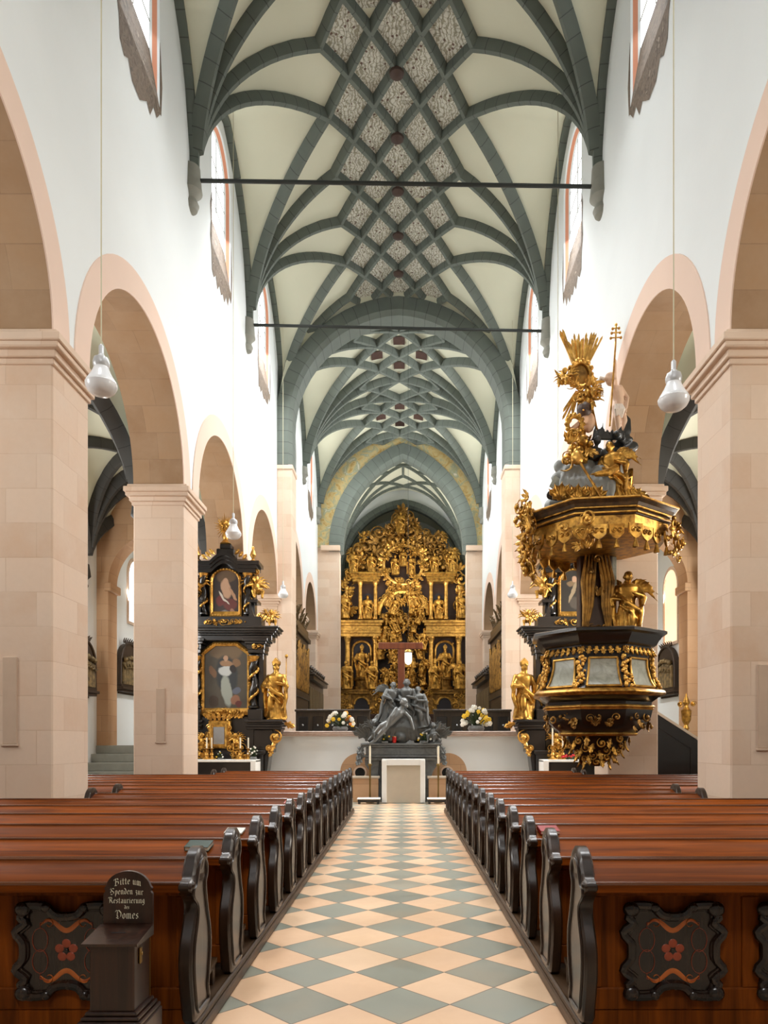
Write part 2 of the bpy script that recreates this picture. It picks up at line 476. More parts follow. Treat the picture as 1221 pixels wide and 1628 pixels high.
# ---- long walls
def arch_z(y, a, b, sp): 
    r = (b-a)/2; return sp+math.sqrt(max(0, r*r-(y-(a+b)/2)**2))*1.0
WINN = [0]
def nave_wall(name, X, sx, segs, top, wins, floor_z=0.0, sp_of=None, panes=PANE):
    # segs: (y0, y1, kind, spring) kind 'pier'/'arch'; sx points into the nave
    Xo = X-sx*TH
    mb = MB(); sof = MB()
    brk = set()
    for y0, y1, kind, sp in segs:
        brk |= {round(y0, 4), round(y1, 4)}
        if kind == 'arch':
            for i in range(1, 40): brk.add(round((y0+y1)/2-(y1-y0)/2*math.cos(PI*i/40), 4))
        else:
            brk.add(round((y0+y1)/2, 4))
    for m, hw_, zs_, zt_ in wins:
        for i in range(0, 25): brk.add(round(m-hw_*math.cos(PI*i/24), 4))
    ys = sorted(brk)
    def low(y, ym):
        for y0, y1, kind, sp in segs:
            if y0 <= ym <= y1: return arch_z(y, y0, y1, sp) if kind == 'arch' else sp
        return 0
    def win(y, ym):
        for m, hw_, zs_, zt_ in wins:
            if abs(ym-m) < hw_: return zs_, zt_-hw_+math.sqrt(max(0, hw_*hw_-(y-m)**2))
        return None
    def quad(y0, y1, a0, a1, b0, b1, x):
        mb.add([(x, y0, a0), (x, y1, a1), (x, y1, b1), (x, y0, b0)], [(0, 1, 2, 3)])
    for y0, y1 in zip(ys[:-1], ys[1:]):
        ym = (y0+y1)/2; l0, l1 = low(y0, ym), low(y1, ym); t0, t1 = top(y0), top(y1)
        w0, w1 = win(y0, ym), win(y1, ym)
        if w0:
            quad(y0, y1, l0, l1, w0[0], w1[0], X); quad(y0, y1, w0[1], w1[1], max(t0, w0[1]), max(t1, w1[1]), X)
        else: quad(y0, y1, l0, l1, t0, t1, X)
        quad(y0, y1, l0, l1, 11.4, 11.4, Xo)
    w = struct(mb.build(name, WHITE, smooth=0, fix=False))
    for y0, y1, kind, sp in segs:
        if kind != 'arch': continue
        c, r = (y0+y1)/2, (y1-y0)/2
        sof = MB(); n = 40; A = []; B = []
        for i in range(n+1):
            t = PI*i/n; y = c-r*math.cos(t); z = sp+r*math.sin(t)
            A.append((X, y, z)); B.append((Xo, y, z))
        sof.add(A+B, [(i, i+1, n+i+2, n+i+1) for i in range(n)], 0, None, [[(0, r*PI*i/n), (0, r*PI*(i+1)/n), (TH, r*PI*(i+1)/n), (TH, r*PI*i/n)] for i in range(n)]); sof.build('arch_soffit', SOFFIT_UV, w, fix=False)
        bd = MB(); rings = []
        for rr, dx in ((r-.004, 0), (r-.004, .02), (r+.47, .02), (r+.47, 0)):
            rings.append([(X+sx*dx, c-rr*math.cos(PI*i/n), sp+rr*math.sin(PI*i/n)) for i in range(n+1)])
        for p, q in zip(rings[:-1], rings[1:]): bd.strip(p, q)
        bd.build('arch_band', BAND, w)
    return w
def pier(parent, X, sx, y0, y1, sp, z0=0.0, out=TH):
    x0, x1 = sorted((X+sx*.004, X-sx*out))
    mb = MB(); mb.box(x0, x1, y0, y1, z0, sp-.4, bev=.02); mb.build('pier', STONE, parent)
    mb = MB()
    for e, a, b in ((.03, sp-.42, sp-.34), (.07, sp-.34, sp-.24), (.13, sp-.24, sp-.16), (.16, sp-.16, sp-.05), (.10, sp-.05, sp+.01)):
        mb.box(x0-e, x1+e, y0-e, y1+e, a, b, bev=.012)
    mb.build('impost', STONE, parent)
def clerestory(parent, X, sx, m, zs_, zt_, hw_, pane, n0):
    # splayed round-headed opening; the glass sits 0.35 m back
    N = 24; d = .15
    def outline(h, zb_, zt):
        pts = [(m+h, zb_), (m+h, zt-h)]
        pts += [(m+h*math.cos(PI*i/N), zt-h+h*math.sin(PI*i/N)) for i in range(1, N)]
        return pts+[(m-h, zt-h), (m-h, zb_)]
    O = outline(hw_, zs_, zt_); I = outline(hw_-.13, zs_+1.0, zt_-.1)
    def at(k): return [(X-sx*d*k, a[0]+(b[0]-a[0])*k, a[1]+(b[1]-a[1])*k) for a, b in zip(O, I)]
    mb = MB()
    ks = [0, .25, .75, 1]
    R = [at(k) for k in ks]
    for q in range(3): mb.strip(R[q], R[q+1], [0, 1, 0][q])
    S = [[R[k][-1], R[k][0]] for k in range(4)]
    for q in range(3): mb.strip(S[q], S[q+1], 2)
    mb.build('window_reveal', [WHITE, ORANGE, FRESCO], parent, fix=False)
    WINN[0] += 1
    mb = MB(); mb.add([(X-sx*(d+.005), a, b) for a, b in I], [tuple(range(len(I)))])
    wobj = struct(mb.build('window_%d' % WINN[0], pane, smooth=0, fix=False))
    bars = MB()
    for t in (.25, .5, .75):
        zz = zs_+1.0+(zt_-zs_-1.12)*t*.9
        bars.box(X-sx*(d-.0)-.012, X-sx*(d-.0)+.012, m-hw_+.13, m+hw_-.13, zz-.006, zz+.006)
    bars.box(X-sx*d-.012, X-sx*d+.012, m-.006, m+.006, zs_+1.0, zt_-.1)
    bars.build('glazing_bar', GREYST, wobj)
    # ragged old paint left on the wall around the lower part of the opening
    rnd = random.Random(int(m*10)+n0)
    fm = MB(); xx = X+sx*.006
    up = [(m-hw_, zs_+1.3), (m-hw_, zs_)]; 
    L = [(m-hw_-.02, zs_+1.25), (m-hw_-.16, zs_+.9), (m-hw_-.1, zs_+.5), (m-hw_-.17, zs_+.1), (m-hw_-.05, zs_-.2)]
    nb = 11
    for i in range(nb+1):
        t = i/nb; y = m-hw_+2*hw_*t
        L.append((y, zs_-.25-.42*math.sin(PI*min(1, t*.75+.25))-rnd.uniform(-.16, .16)))
    L += [(m+hw_+.08, zs_-.1), (m+hw_+.14, zs_+.5), (m+hw_+.06, zs_+1.0), (m+hw_+.01, zs_+1.25)]
    # strip between the outline of the opening and the ragged line
    inner = []
    for (y, z) in L:
        yy = min(max(y, m-hw_), m+hw_); zz = zs_ if (m-hw_ < y < m+hw_) else max(z, zs_)
        inner.append((xx, yy, zz))
    fm.strip([(xx, y, z) for y, z in L], inner)
    fm.build('fresco_remains', FRESCO, parent, fix=False)

CV = Vault(CX, HW, 14.3, 4.0, 3.4, .42, [(27.95, 33.85), (33.85, 39.7)])
def topn(y): return NV.zw(y)+.02
def topc(y): return CV.zw(y)+.02
for name, X, sx in (('wall_left', XL, 1), ('wall_right', XR, -1)):
    segs = []
    for i, y in enumerate(YC):
        y1 = y+PH
        segs.append((y-PH, y1, 'pier', IMP))
        if i < len(YC)-1: segs.append((y1, YC[i+1]-PH, 'arch', IMP))
    wins = [((a+b)/2-(.15 if True else 0), .98, 13.85, 17.3) for a, b in NV.bays[1:]]
    w = nave_wall(name, X, sx, segs, topn, wins)
    for y in YC: pier(w, X, sx, y-PH, y+PH, IMP)
    for k, (m, hw_, zs_, zt_) in enumerate(wins): clerestory(w, X, sx, m, zs_, zt_, hw_, PANE, k)
    nm = {'wall_left': 'wall_choir_left', 'wall_right': 'wall_choir_right'}[name]
    SP2 = 7.62
    segs = [(27.95, 33.7, 'arch', SP2), (33.7, 34.6, 'pier', SP2), (34.6, 38.8, 'arch', SP2), (38.8, 39.75, 'pier', SP2)]
    wins2 = [(30.6, .95, 13.6, 17.2), (36.7, .95, 13.6, 17.2)]
    w2 = nave_wall(nm, X, sx, segs, topc, wins2)
    pier(w2, X, sx, 33.7, 34.6, SP2, 1.0); pier(w2, X, sx, 38.8, 39.75, SP2, 1.0)
    for k, (m, hw_, zs_, zt_) in enumerate(wins2): clerestory(w2, X, sx, m, zs_, zt_, hw_, PANE2, k+7)

# ---- pointed arches across the church
def parch(x, hw, rise):
    a, r = hw, rise; R = (a*a+r*r)/(2*a)
    return math.sqrt(max(0, R*R-(min(abs(x), a)+R-a)**2))
def arch_pts(cx, hw, rise, zs, n=28):
    return [(cx-hw*math.cos(PI*i/n), zs+parch(hw*math.cos(PI*i/n), hw, rise)) for i in range(n+1)]
def arch_ring(cx, hw, rise, zs, zfoot, th, y0, y1, name, mat, parent=None, step=.14):
    # voussoir ring with a stepped soffit; UV along the curve carries the joints
    I = arch_pts(cx, hw, rise, zs); 
    path = [Vector((cx-hw, 0, zfoot))]+[Vector((x, 0, z)) for x, z in I]+[Vector((cx+hw, 0, zfoot))]
    path = [p for k, p in enumerate(path) if k == 0 or (p-path[k-1]).length > 1e-4]
    mb = MB(); w = (y1-y0)/2; ym = (y0+y1)/2
    for p in path: p.y = ym
    pr = [(-w, th), (-w, step), (-w+step*1.2, 0), (w-step*1.2, 0), (w, step), (w, th)]
    mb.sweep(path, pr, lambda i: Vector((path[i].x-cx, 0, path[i].z-zs+.6 if path[i].z > zs else .0)))
    return mb.build(name, mat, parent)
def cross_wall(name, x0, x1, y0, y1, cx, hw, rise, zs, top, zbot, mats, split=None, n=48):
    mb = MB(); xs = sorted(set([x0, x1]+[cx-hw*math.cos(PI*i/40) for i in range(41)]+[x0+(x1-x0)*i/30 for i in range(31)]))
    xs = [x for x in xs if x0-1e-6 <= x <= x1+1e-6]
    for a, b in zip(xs[:-1], xs[1:]):
        m = (a+b)/2; ins = abs(m-cx) < hw
        la = zs+parch(a-cx, hw, rise) if ins else zbot
        lb = zs+parch(b-cx, hw, rise) if ins else zbot
        for y in (y0, y1):
            za, zb_ = top(a), top(b)
            if split:
                sa = min(max(split, la), za); sb = min(max(split, lb), zb_)
                mb.add([(a, y, la), (b, y, lb), (b, y, sb), (a, y, sa)], [(0, 1, 2, 3)], 0)
                mb.add([(a, y, sa), (b, y, sb), (b, y, zb_), (a, y, za)], [(0, 1, 2, 3)], 1)
            else: mb.add([(a, y, la), (b, y, lb), (b, y, zb_), (a, y, za)], [(0, 1, 2, 3)], 0)
        if ins: mb.add([(a, y0, la), (b, y0, lb), (b, y1, lb), (a, y1, la)], [(0, 1, 2, 3)], 0)
    for sx in (-1, 1):
        x = cx+sx*hw
        mb.add([(x, y0, zbot), (x, y1, zbot), (x, y1, zs), (x, y0, zs)], [(0, 1, 2, 3)], 0)
    return struct(mb.build(name, mats, smooth=0, fix=False))
# crossing arch on its pilasters
cw = struct(arch_ring(CX, HW-.55, 4.15, 13.45, 11.95, .62, 26.85, 27.95, 'trim_1', RIB))
for sx, X in ((1, XL), (-1, XR)):
    mb = MB(); x0, x1 = sorted((X, X+sx*.55)); mb.box(x0, x1, 26.87, 27.93, 0, 11.95, bev=.02); mb.build('pilaster', STONE, cw)
    mb = MB(); mb.box(x0-.04, x1+.04, 26.83, 27.97, 11.78, 11.96, bev=.03); mb.build('pilaster_cap', STONE, cw)
cw2 = cross_wall('wall_crossing', XL, XR, 26.9, 27.9, CX, HW-.3, 4.36, 13.45, lambda x: NV.zb(min(1, abs(x-CX)/HW))+.05, 13.4, [CREAM])
# choir vault
cc = struct(CV.mesh().build('ceiling_choir', CREAM, smooth=50))
CWW = HW*.42/2
for a, b in CV.bays:
    m, h = (a+b)/2, (b-a)/6
    lattice(CV, a, b, CWW, 2, 0, 'ridge_net', cc, 1.15)
    for sx in (-1, 1):
        for cy, sg in ((a, 1), (b, -1)):
            c = (CX+sx*(HW-.03), cy)
            for ti, tj in ((2, 3), (1, 2), (0, 1)):
                rib(CV, plan_line(CV, c, (CX+sx*ti*CWW, cy+sg*h*tj)), 'vault_rib', cc, 1.25)
        pts = []
        for i in range(25):
            t = i/24; y = a+(b-a)*(.5-.5*math.cos(PI*t)); pts.append(Vector((CX+sx*HW, y, CV.zw(y))))
        mb = MB(); mb.sweep(pts, prof(.8), lambda i: Vector((-sx, 0, -.25))); mb.build('wall_rib', RIB, cc)
    DK = FRESCO if False else None
for sx, X in ((1, XL), (-1, XR)):
    mb = MB(); corbel(mb, X-.02*sx, 33.85, sx, 13.7, 14.5); mb.build('corbel', GREYST, cc)
    mb = MB(); corbel(mb, X-.02*sx, 39.45, sx, 13.5, 14.4); mb.build('corbel', GREYST, cc)
BROWN = m_fresco('dark_picture_panel', [lin(40, 26, 20), lin(72, 44, 32), lin(54, 34, 26), lin(110, 78, 56)], 6)
PSTUC = m_fresco('stucco_panel_ground', [lin(200, 190, 160), lin(226, 222, 206), lin(214, 206, 180), lin(232, 228, 214)], 5)
for a, b in CV.bays:
    m, h = (a+b)/2, (b-a)/6
    for i, j in ((0, 1), (0, -1), (1, 0), (-1, 0), (0, -3) if a < 30 else (0, 1)):
        x, y = CX+CWW*i, m+h*j
        if j == -3: y += .45
        mb = MB(); vs = []; hx, hy = .24, .30
        G = 4
        for p in range(G+1):
            for q in range(G+1):
                xx, yy = x+hx*(2*p/G-1), y+hy*(2*q/G-1); vs.append((xx, yy, CV.zb(abs(xx-CX)/HW)-.05))
        mb.add(vs, [(p*(G+1)+q, p*(G+1)+q+1, (p+1)*(G+1)+q+1, (p+1)*(G+1)+q) for p in range(G) for q in range(G)])
        mb.build('picture_panel', BROWN, cc)
# chancel arch
CHX, CHW = .03, 3.49
ch = cross_wall('wall_chancel', XL, XR, 39.7, 40.5, CHX, CHW, 5.1, 12.3, lambda x: CV.zb(min(1, abs(x-CX)/HW))+.05, 1.0, [STONE, FRESCO2], split=12.3)
ar = arch_ring(CHX, CHW-.2, 4.95, 12.3, 12.1, .78, 39.6, 40.55, 'arch_moulding', RIB, ch, .18)
mb = MB()
for sx in (-1, 1):
    x0, x1 = sorted((CHX+sx*(CHW-.05), CHX+sx*(HW+.0)))
    mb.box(x0, x1, 39.5, 39.72, 12.1, 12.4, bev=.03)
mb.build('impost', STONE, ch)
# the choir end
AV = Vault(.03, 4.0, 12.4, 5.15, 4.2, .42, [(40.5, 45.7)])
ac = struct(AV.mesh().build('ceiling_apse', CREAM, smooth=50))
AW = 4.0*.42/2; m, h = 43.1, 5.2/6
mb = MB()
for a, b in [((s*2, 0), (s*1, t)) for s in (-1, 1) for t in (-1, 1)]+[((s*1, t), (0, 2*t)) for s in (-1, 1) for t in (-1, 1)]+[((0, -2), (0, 0)), ((0, 0), (1, 1)), ((0, 0), (-1, 1))]:
    p_ = [AV.P(.03+AW*(a[0]+(b[0]-a[0])*t), m+h*(a[1]+(b[1]-a[1])*t)) for t in (0, .33, .67, 1)]
    mb.sweep(p_, prof(.62), lambda q: AV.inward(p_[q]))
mb.build('ridge_net', RIB, ac)
cross_wall('wall_apse_arch', -3.97, 4.03, 45.75, 46.2, .03, 3.74, 4.35, 12.2, lambda x: AV.zb(min(1, abs(x-.03)/4.0))+.05, 1.0, [WHITE])
for sx in (-1, 1):
    for cy, sg in ((40.5, 1), (45.7, -1)):
        for ti, tj in ((2, 3), (1, 2), (0, 1)):
            rib(AV, plan_line(AV, (.03+sx*3.97, cy), (.03+sx*ti*AW, cy+sg*h*tj)), 'vault_rib', ac, .6)
mb = MB(); y = 45.7
sa = struct(arch_ring(.03, 3.72, 4.3, 12.2, 1.0, .45, 45.6, 46.3, 'trim_2', RIB))
for nm, x in (('wall_apse_left', -3.97), ('wall_apse_right', 4.03)):
    mb = MB(); mb.add([(x, 40.5, 1), (x, 49.5, 1), (x, 49.5, 16.8), (x, 40.5, 16.8)], [(0, 1, 2, 3)]); struct(mb.build(nm, WHITE, smooth=0, fix=False))
mb = MB(); mb.add([(-4, 49.5, 1), (4.1, 49.5, 1), (4.1, 49.5, 17), (-4, 49.5, 17)], [(0, 1, 2, 3)]); struct(mb.build('wall_end', WHITE, smooth=0, fix=False))
mb = MB(); mb.add([(-4.0+8.1*i/16, yy, 12.6+4.3*math.sqrt(max(0, 1-((i-8)/8)**2))) for yy in (46.2, 49.5) for i in range(17)], [(i, i+1, 18+i, 17+i) for i in range(16)])
struct(mb.build('ceiling_end', CREAM, fix=False))

# ---- floor and aisles
AL, AR = -9.6, 9.3
mb = MB(); mb.add([(AL, -6, 0), (AR, -6, 0), (AR, 50, 0), (AL, 50, 0)], [(0, 1, 2, 3)]); struct(mb.build('floor', TILES, smooth=0))
mb = MB(); mb.box(AL, AR, 27.0, 49.5, .1, 1.0); mb.box(XL, XR, 21.95, 27.0, .1, 1.0); struct(mb.build('floor_choir', GREYST, smooth=0))
for nm, X, s in (('wall_aisle_left', AL, 1), ('wall_aisle_right', AR, -1)):
    mb = MB(); mb.add([(X, -6, 0), (X, 40, 0), (X, 40, 11), (X, -6, 11)], [(0, 1, 2, 3)]); struct(mb.build(nm, WHITE, smooth=0, fix=False))
    xi = (XL-TH) if s > 0 else (XR+TH)
    cx, hw = (X+xi)/2, abs(X-xi)/2
    V = Vault(cx, hw, 6.9, 3.05, 2.85, .5, [(YC[i], YC[i+1]) for i in range(1, 4)]+[(YC[4], 27.4), (27.4, 33.7)])
    cl = struct(V.mesh(16, 8, 5).build('ceiling_aisle_left' if s > 0 else 'ceiling_aisle_right', CREAM, smooth=50))
    for a, b in V.bays:
        m, h = (a+b)/2, (b-a)/2
        for sx in (-1, 1):
            for cy, sg in ((a, 1), (b, -1)):
                c = (cx+sx*(hw-.02), cy)
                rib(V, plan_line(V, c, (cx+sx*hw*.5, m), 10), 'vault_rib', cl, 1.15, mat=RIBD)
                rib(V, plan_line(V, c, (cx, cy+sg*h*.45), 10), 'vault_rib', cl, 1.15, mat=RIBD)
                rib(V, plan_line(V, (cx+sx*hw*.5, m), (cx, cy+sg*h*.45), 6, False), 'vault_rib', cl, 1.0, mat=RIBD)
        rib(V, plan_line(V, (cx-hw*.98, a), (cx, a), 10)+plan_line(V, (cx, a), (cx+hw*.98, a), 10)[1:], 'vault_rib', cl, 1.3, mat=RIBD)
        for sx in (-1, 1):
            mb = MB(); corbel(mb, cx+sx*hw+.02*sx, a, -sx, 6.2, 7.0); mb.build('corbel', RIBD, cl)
    # stone arch closing the aisle, then the raised transept
    x0, x1 = sorted((X, xi)); oc = cx; ow = hw-.36
    aw = cross_wall('wall_cross_left' if s > 0 else 'wall_cross_right', x0, x1, 22.7, 23.4, oc, ow, ow, 6.66, lambda x: 10.4, 0, [SOFFIT])
    mb = MB()
    for q in (-1, 1): mb.box(oc+q*ow-.1, oc+q*ow+.1, 22.62, 23.48, 6.4, 6.66, bev=.02)
    mb.build('impost', SOFFIT, aw)
    mb = MB(); 
    for k in range(6): mb.box(x0, x1, 20.84+.36*k, 23.6, .0+.26*k, .26*(k+1), bev=.015)
    mb.box(x0, x1, 23.55, 27.0, 0, 1.55)
    struct(mb.build('trim_3' if s > 0 else 'trim_4', GREYST))
    # aisle windows in the outer wall
    for wy, wz0, wz1, ww in ((7.3, 5.0, 7.6, .6), (13.05, 5.0, 7.6, .6), (18.8, 5.0, 7.6, .6), (25.9, 5.9, 8.1, .65)) if s > 0 else ((7.3, 5.0, 7.6, .6), (13.05, 5.0, 7.6, .6), (18.8, 5.0, 7.6, .6), (25.0, 5.1, 7.6, .62)):
        WINN[0] += 1; n = 16
        pts = [(wy+ww, wz0)]+[(wy+ww*math.cos(PI*i/n), wz1-ww+ww*math.sin(PI*i/n)) for i in range(n+1)]+[(wy-ww, wz0)]
        mb = MB(); mb.add([(X+s*.012, a, b) for a, b in pts], [tuple(range(len(pts)))])
        wo = struct(mb.build('window_%d' % WINN[0], PANE if s > 0 else PANEW, smooth=0, fix=False))
        mb = MB(); P0 = [Vector((X, a, b)) for a, b in pts]+[Vector((X, *pts[0]))]
        c0 = Vector((X, wy, (wz0+wz1)/2))
        ring = [[p+(p-c0).normalized()*e+Vector((s*dx, 0, 0)) for p in P0] for e, dx in ((0, .014), (0, .06), (.12, .06), (.12, 0))]
        for p, q in zip(ring[:-1], ring[1:]): mb.strip(p, q)
        mb.build('window_frame', STONE, wo)
# parapet carrying the raised choir
mb = MB(); mb.box(XL, XR, 21.55, 21.95, 0, 1.86)
pw = struct(mb.build('wall_parapet', WHITE, smooth=0))
mb = MB()
mb.box(XL, XR, 21.50, 22.0, 1.84, 1.89, bev=.01); mb.box(XL, XR, 21.45, 22.05, 1.89, 1.95, bev=.015); mb.box(XL, XR, 21.42, 22.08, 1.95, 1.99, bev=.01)
mb.build('coping', m_marble('pink_marble', lin(206, 180, 166), lin(226, 212, 204), .4), pw)
# crypt openings beside the mensa: half-round stone frames with a round dark eye
DARK = plain('dark_void', lin(16, 15, 14), .8)
for sx, px in ((-1, 571), (1, 712)):
    cx = wx(px, 21.5); z0 = .78
    mb = MB(); n = 20
    mb.prism([(cx-.56, .0)]+[(cx-.56*math.cos(PI*i/n), z0+.56*math.sin(PI*i/n)) for i in range(n+1)]+[(cx+.56, 0)], 21.47, 21.56)
    fr = mb.build('crypt_arch', SOFFIT, pw)
    mb = MB(); ex = cx+.03*-sx
    mb.lathe([(.15, -.02), (.15, .03), (.2, .03), (.2, -.02)], 20, M=T(ex, 21.47, z0-.02, rx=PI/2)); mb.build('eye_ring', STONE, fr)
    mb = MB(); mb.lathe([(.0, .0), (.15, .001)], 20, M=T(ex, 21.455, z0-.02, rx=PI/2)); mb.build('eye', DARK, fr)
# iron tie rods between the springings
for k, (y, zl, zr) in enumerate(((15.92, 14.03, 13.9), (21.67, 14.16, 13.98))):
    mb = MB(); mb.tube([(XL+.2, y, zl), (XR-.2, y, zr)], .042, 10)
    struct(mb.build('trim_%d' % (5+k), IRON))
# stone slabs let into the pier faces
for X0, y, z0, z1, w in ((wx(15, 9.6), YC[2]-PH, 1.66, 2.82, .19), (wx(255, 15.35), YC[3]-PH, 1.68, 2.82, .19), (wx(1216, 9.65), YC[2]-PH, 1.6, 2.72, .22)):
    mb = MB(); mb.box(X0-w/2, X0+w/2, y-.02, y+.03, z0, z1, bev=.008)
    mb.box(X0-w/2-.02, X0+w/2+.02, y-.03, y+.02, z0-.03, z0, bev=.005)
    struct(mb.build('trim_%d' % (7+int(X0 > 0)*2+int(y > 12)), plain('slab_stone', lin(196, 172, 150), .8, 0, .08)))

# west front behind the viewer and an unseen round window added for the fill light
mb = MB(); mb.add([(AL, -5.6, 0), (AR, -5.6, 0), (AR, -5.6, 19), (AL, -5.6, 19)], [(0, 1, 2, 3)]); ww = struct(mb.build('wall_west', WHITE, smooth=0, fix=False))
WINN[0] += 1; n = 32
mb = MB(); mb.add([(CX+2.6*math.cos(2*PI*i/n), -5.56, 12+2.6*math.sin(2*PI*i/n)) for i in range(n)], [tuple(range(n))]); wo = struct(mb.build('window_%d' % WINN[0], PANE, smooth=0, fix=False))
mb = MB(); mb.tube([(CX+2.65*math.cos(2*PI*i/n), -5.5, 12+2.65*math.sin(2*PI*i/n)) for i in range(n+1)], .15, 8, cap=False); mb.build('window_frame', STONE, wo)
# ------------------------------------------------------------------ pews
W_DARK = m_wood('dark_pew_wood', lin(26, 16, 9), lin(66, 43, 27), 'z', .3, 1, .4)
W_WARM = m_wood('warm_pew_wood', lin(72, 31, 5), lin(172, 86, 18), 'x', .5, 1, .015, .07)
W_NOSE = m_wood('polished_ledge_nosing', lin(60, 28, 8), lin(140, 74, 28), 'x', .22, 1, .6, .5)
W_BACK = m_wood('pew_back_wood', lin(66, 30, 7), lin(176, 90, 22), 'z', .5, .8, .015, .08)
W_BLACK = m_wood('black_carved_wood', lin(18, 11, 8), lin(48, 30, 20), 'z', .25, 1.4, .5)
W_INLAY = plain('orange_inlay', lin(176, 92, 34), .35, 0, .3, 20)
W_INLAY2 = plain('red_inlay', lin(140, 58, 32), .35, 0, .3, 20)
W_PLINTH = m_wood('plinth_wood', lin(50, 36, 24), lin(104, 78, 52), 'y', .45, 1, .1)
def smooth_closed(pts, n=4):
    out = []; L = len(pts)
    for i in range(L):
        p0, p1, p2, p3 = [pts[(i+k-1) % L] for k in range(4)]
        for j in range(n):
            t = j/n
            out.append(tuple(.5*((2*b)+(c-a)*t+(2*a-5*b+4*c-d)*t*t+(3*b-a-3*c+d)*t**3) for a, b, c, d in zip(p0, p1, p2, p3)))
    return out
ENDP = [(-.13, .10), (-.19, .22), (-.235, .40), (-.225, .55), (-.15, .68), (-.125, .77), (-.17, .83), (-.245, .875), (-.245, .915), (-.19, .935), (-.15, .985), (-.11, 1.045), (-.04, 1.085), (.05, 1.08), (.105, 1.03), (.10, .97), (.06, .92), (.075, .83), (.13, .70), (.19, .58), (.2, .45), (.16, .3), (.13, .2), (.15, .10)]
ENDS = smooth_closed(ENDP, 3)
ENDS = [(y, max(z, .1)) for y, z in ENDS]
def bench_end(x0, x1, face):
    # face: +1/-1, the side that shows the moulded border
    mb = MB(); b = .012; c = (-.02, .55)
    def ins(k): return [(c[0]+(y-c[0])*k, c[1]+(z-c[1])*(1-(1-k)*.5)) for y, z in ENDS]
    a, d = (x0, x1)
    rings = []
    for x, k in ((a+b*0, .93), (a+b, 1.0), (d-b, 1.0), (d, .93)):
        rings.append([(x, y, z) for y, z in ins(k)])
    n = len(ENDS); vs = [p for r in rings for p in r]
    fs = [tuple(range(n))[::-1], tuple(range(3*n, 4*n))]
    for q in range(3):
        for i in range(n):
            j = (i+1) % n; fs.append((q*n+i, q*n+j, q*n+n+j, q*n+n+i))
    mb.add(vs, fs)
    # raised inner border line and the scroll eye
    xf = d if face > 0 else a
    pts = [(xf+.002*face, *p) for p in ins(.74)]
    mb.tube(pts+[pts[0]], .011, 6, cap=False)
    mb.ell((xf-.004*face, -.02, 1.0), (.016, .05, .05), 12, 6)
    mb.ell((xf-.004*face, -.19, .893), (.014, .03, .026), 10, 6)
    return mb
def pew_mesh(xa, xb):
    return None
def make_pew(xa, xb, aisle, lab, y, front=False, grp=None):
    # xa < xb; aisle = +1 when the central aisle lies at xb, -1 when at xa
    t = thing('pew', lab, 'pew', (0, y, 0), 0, grp)
    mb = MB(); mb.box(xa+.05, xb-.05, -.012, .018, .14, .93)
    for z0, z1 in ((.80, .93), (.14, .27)): mb.box(xa+.05, xb-.05, -.03, .02, z0, z1, bev=.008)
    if front: mb.box(xa+.05, xb-.05, -.029, .0, .0, .139)
    n = max(2, round((xb-xa)/1.1))
    for k in range(n+1):
        x = xa+.1+(xb-xa-.2)*k/n; mb.box(x-.05, x+.05, -.029, .02, .27, .80, bev=.006)
    mb.build('backrest', W_BACK, t)
    mb = MB()
    mb.prism([(.035, 1.0), (.035, .968), (-.215, .89), (-.235, .893), (-.24, .91), (-.225, .922), (.02, 1.004)], xa+.06, xb-.06, 'x')
    mb.prism([(-.2, .895), (-.03, .945), (-.03, .86), (-.06, .86)], xa+.06, xb-.06, 'x')
    mb.box(xa+.06, xb-.06, -.243, -.222, .862, .915, bev=.006)
    lg = mb.build('book_ledge', W_WARM, t)
    mb = MB(); mb.tube([(xa+.06, .022, 1.004), (xb-.06, .022, 1.004)], .012, 8); mb.build('nosing', W_NOSE, lg)
    mb = MB(); mb.tube([(xa+.06, -.236, .914), (xb-.06, -.236, .914)], .011, 8); mb.build('nosing', W_NOSE, lg)
    mb = MB(); mb.box(xa+.05, xb-.05, .02, .40, .43, .465, bev=.01); mb.box(xa+.05, xb-.05, .30, .33, .14, .43); mb.build('seat', W_WARM, t)
    if not front:
     mb = MB(); mb.prism([(-.42, .22), (-.24, .25), (-.24, .22), (-.42, .19)], xa+.08, xb-.08, 'x'); mb.box(xa+.08, xb-.08, -.36, -.30, .1, .21); mb.build('kneeler', W_PLINTH, t)
    bench_end(xb-.075, xb, 1).build('bench_end', W_DARK, t)
    bench_end(xa, xa+.075, -1).build('bench_end', W_DARK, t)
    return t
ROWY = [4.22+.88*i for i in range(15)]
ordn = ['first', 'second', 'third', 'fourth', 'fifth', 'sixth', 'seventh', 'eighth', 'ninth', 'tenth', 'eleventh', 'twelfth', 'thirteenth', 'fourteenth', 'last']
XAL, XAR = -1.165, 1.005
def blocked(y): return any(abs(y-p) < PH+.36 for p in YC)
PEWS = {}
for side in (-1, 1):
    for i, y in enumerate(ROWY):
        far = blocked(y)
        if side < 0: xa, xb = (-4.12 if far else -8.7), XAL
        else: xa, xb = XAR, (3.95 if far else 8.4)
        nm = 'left' if side < 0 else 'right'
        if i == 0: lab = 'nearest dark wooden pew of the %s block with carved inlaid back panels' % nm
        elif i == 14: lab = 'farthest wooden pew of the %s block, closest to the altar' % nm
        else: lab = '%s wooden pew of the %s block counted from the viewer' % (ordn[i], nm)
        PEWS[side, i] = make_pew(xa, xb, -side, lab, y, i == 0, 'pews of the %s block' % nm)
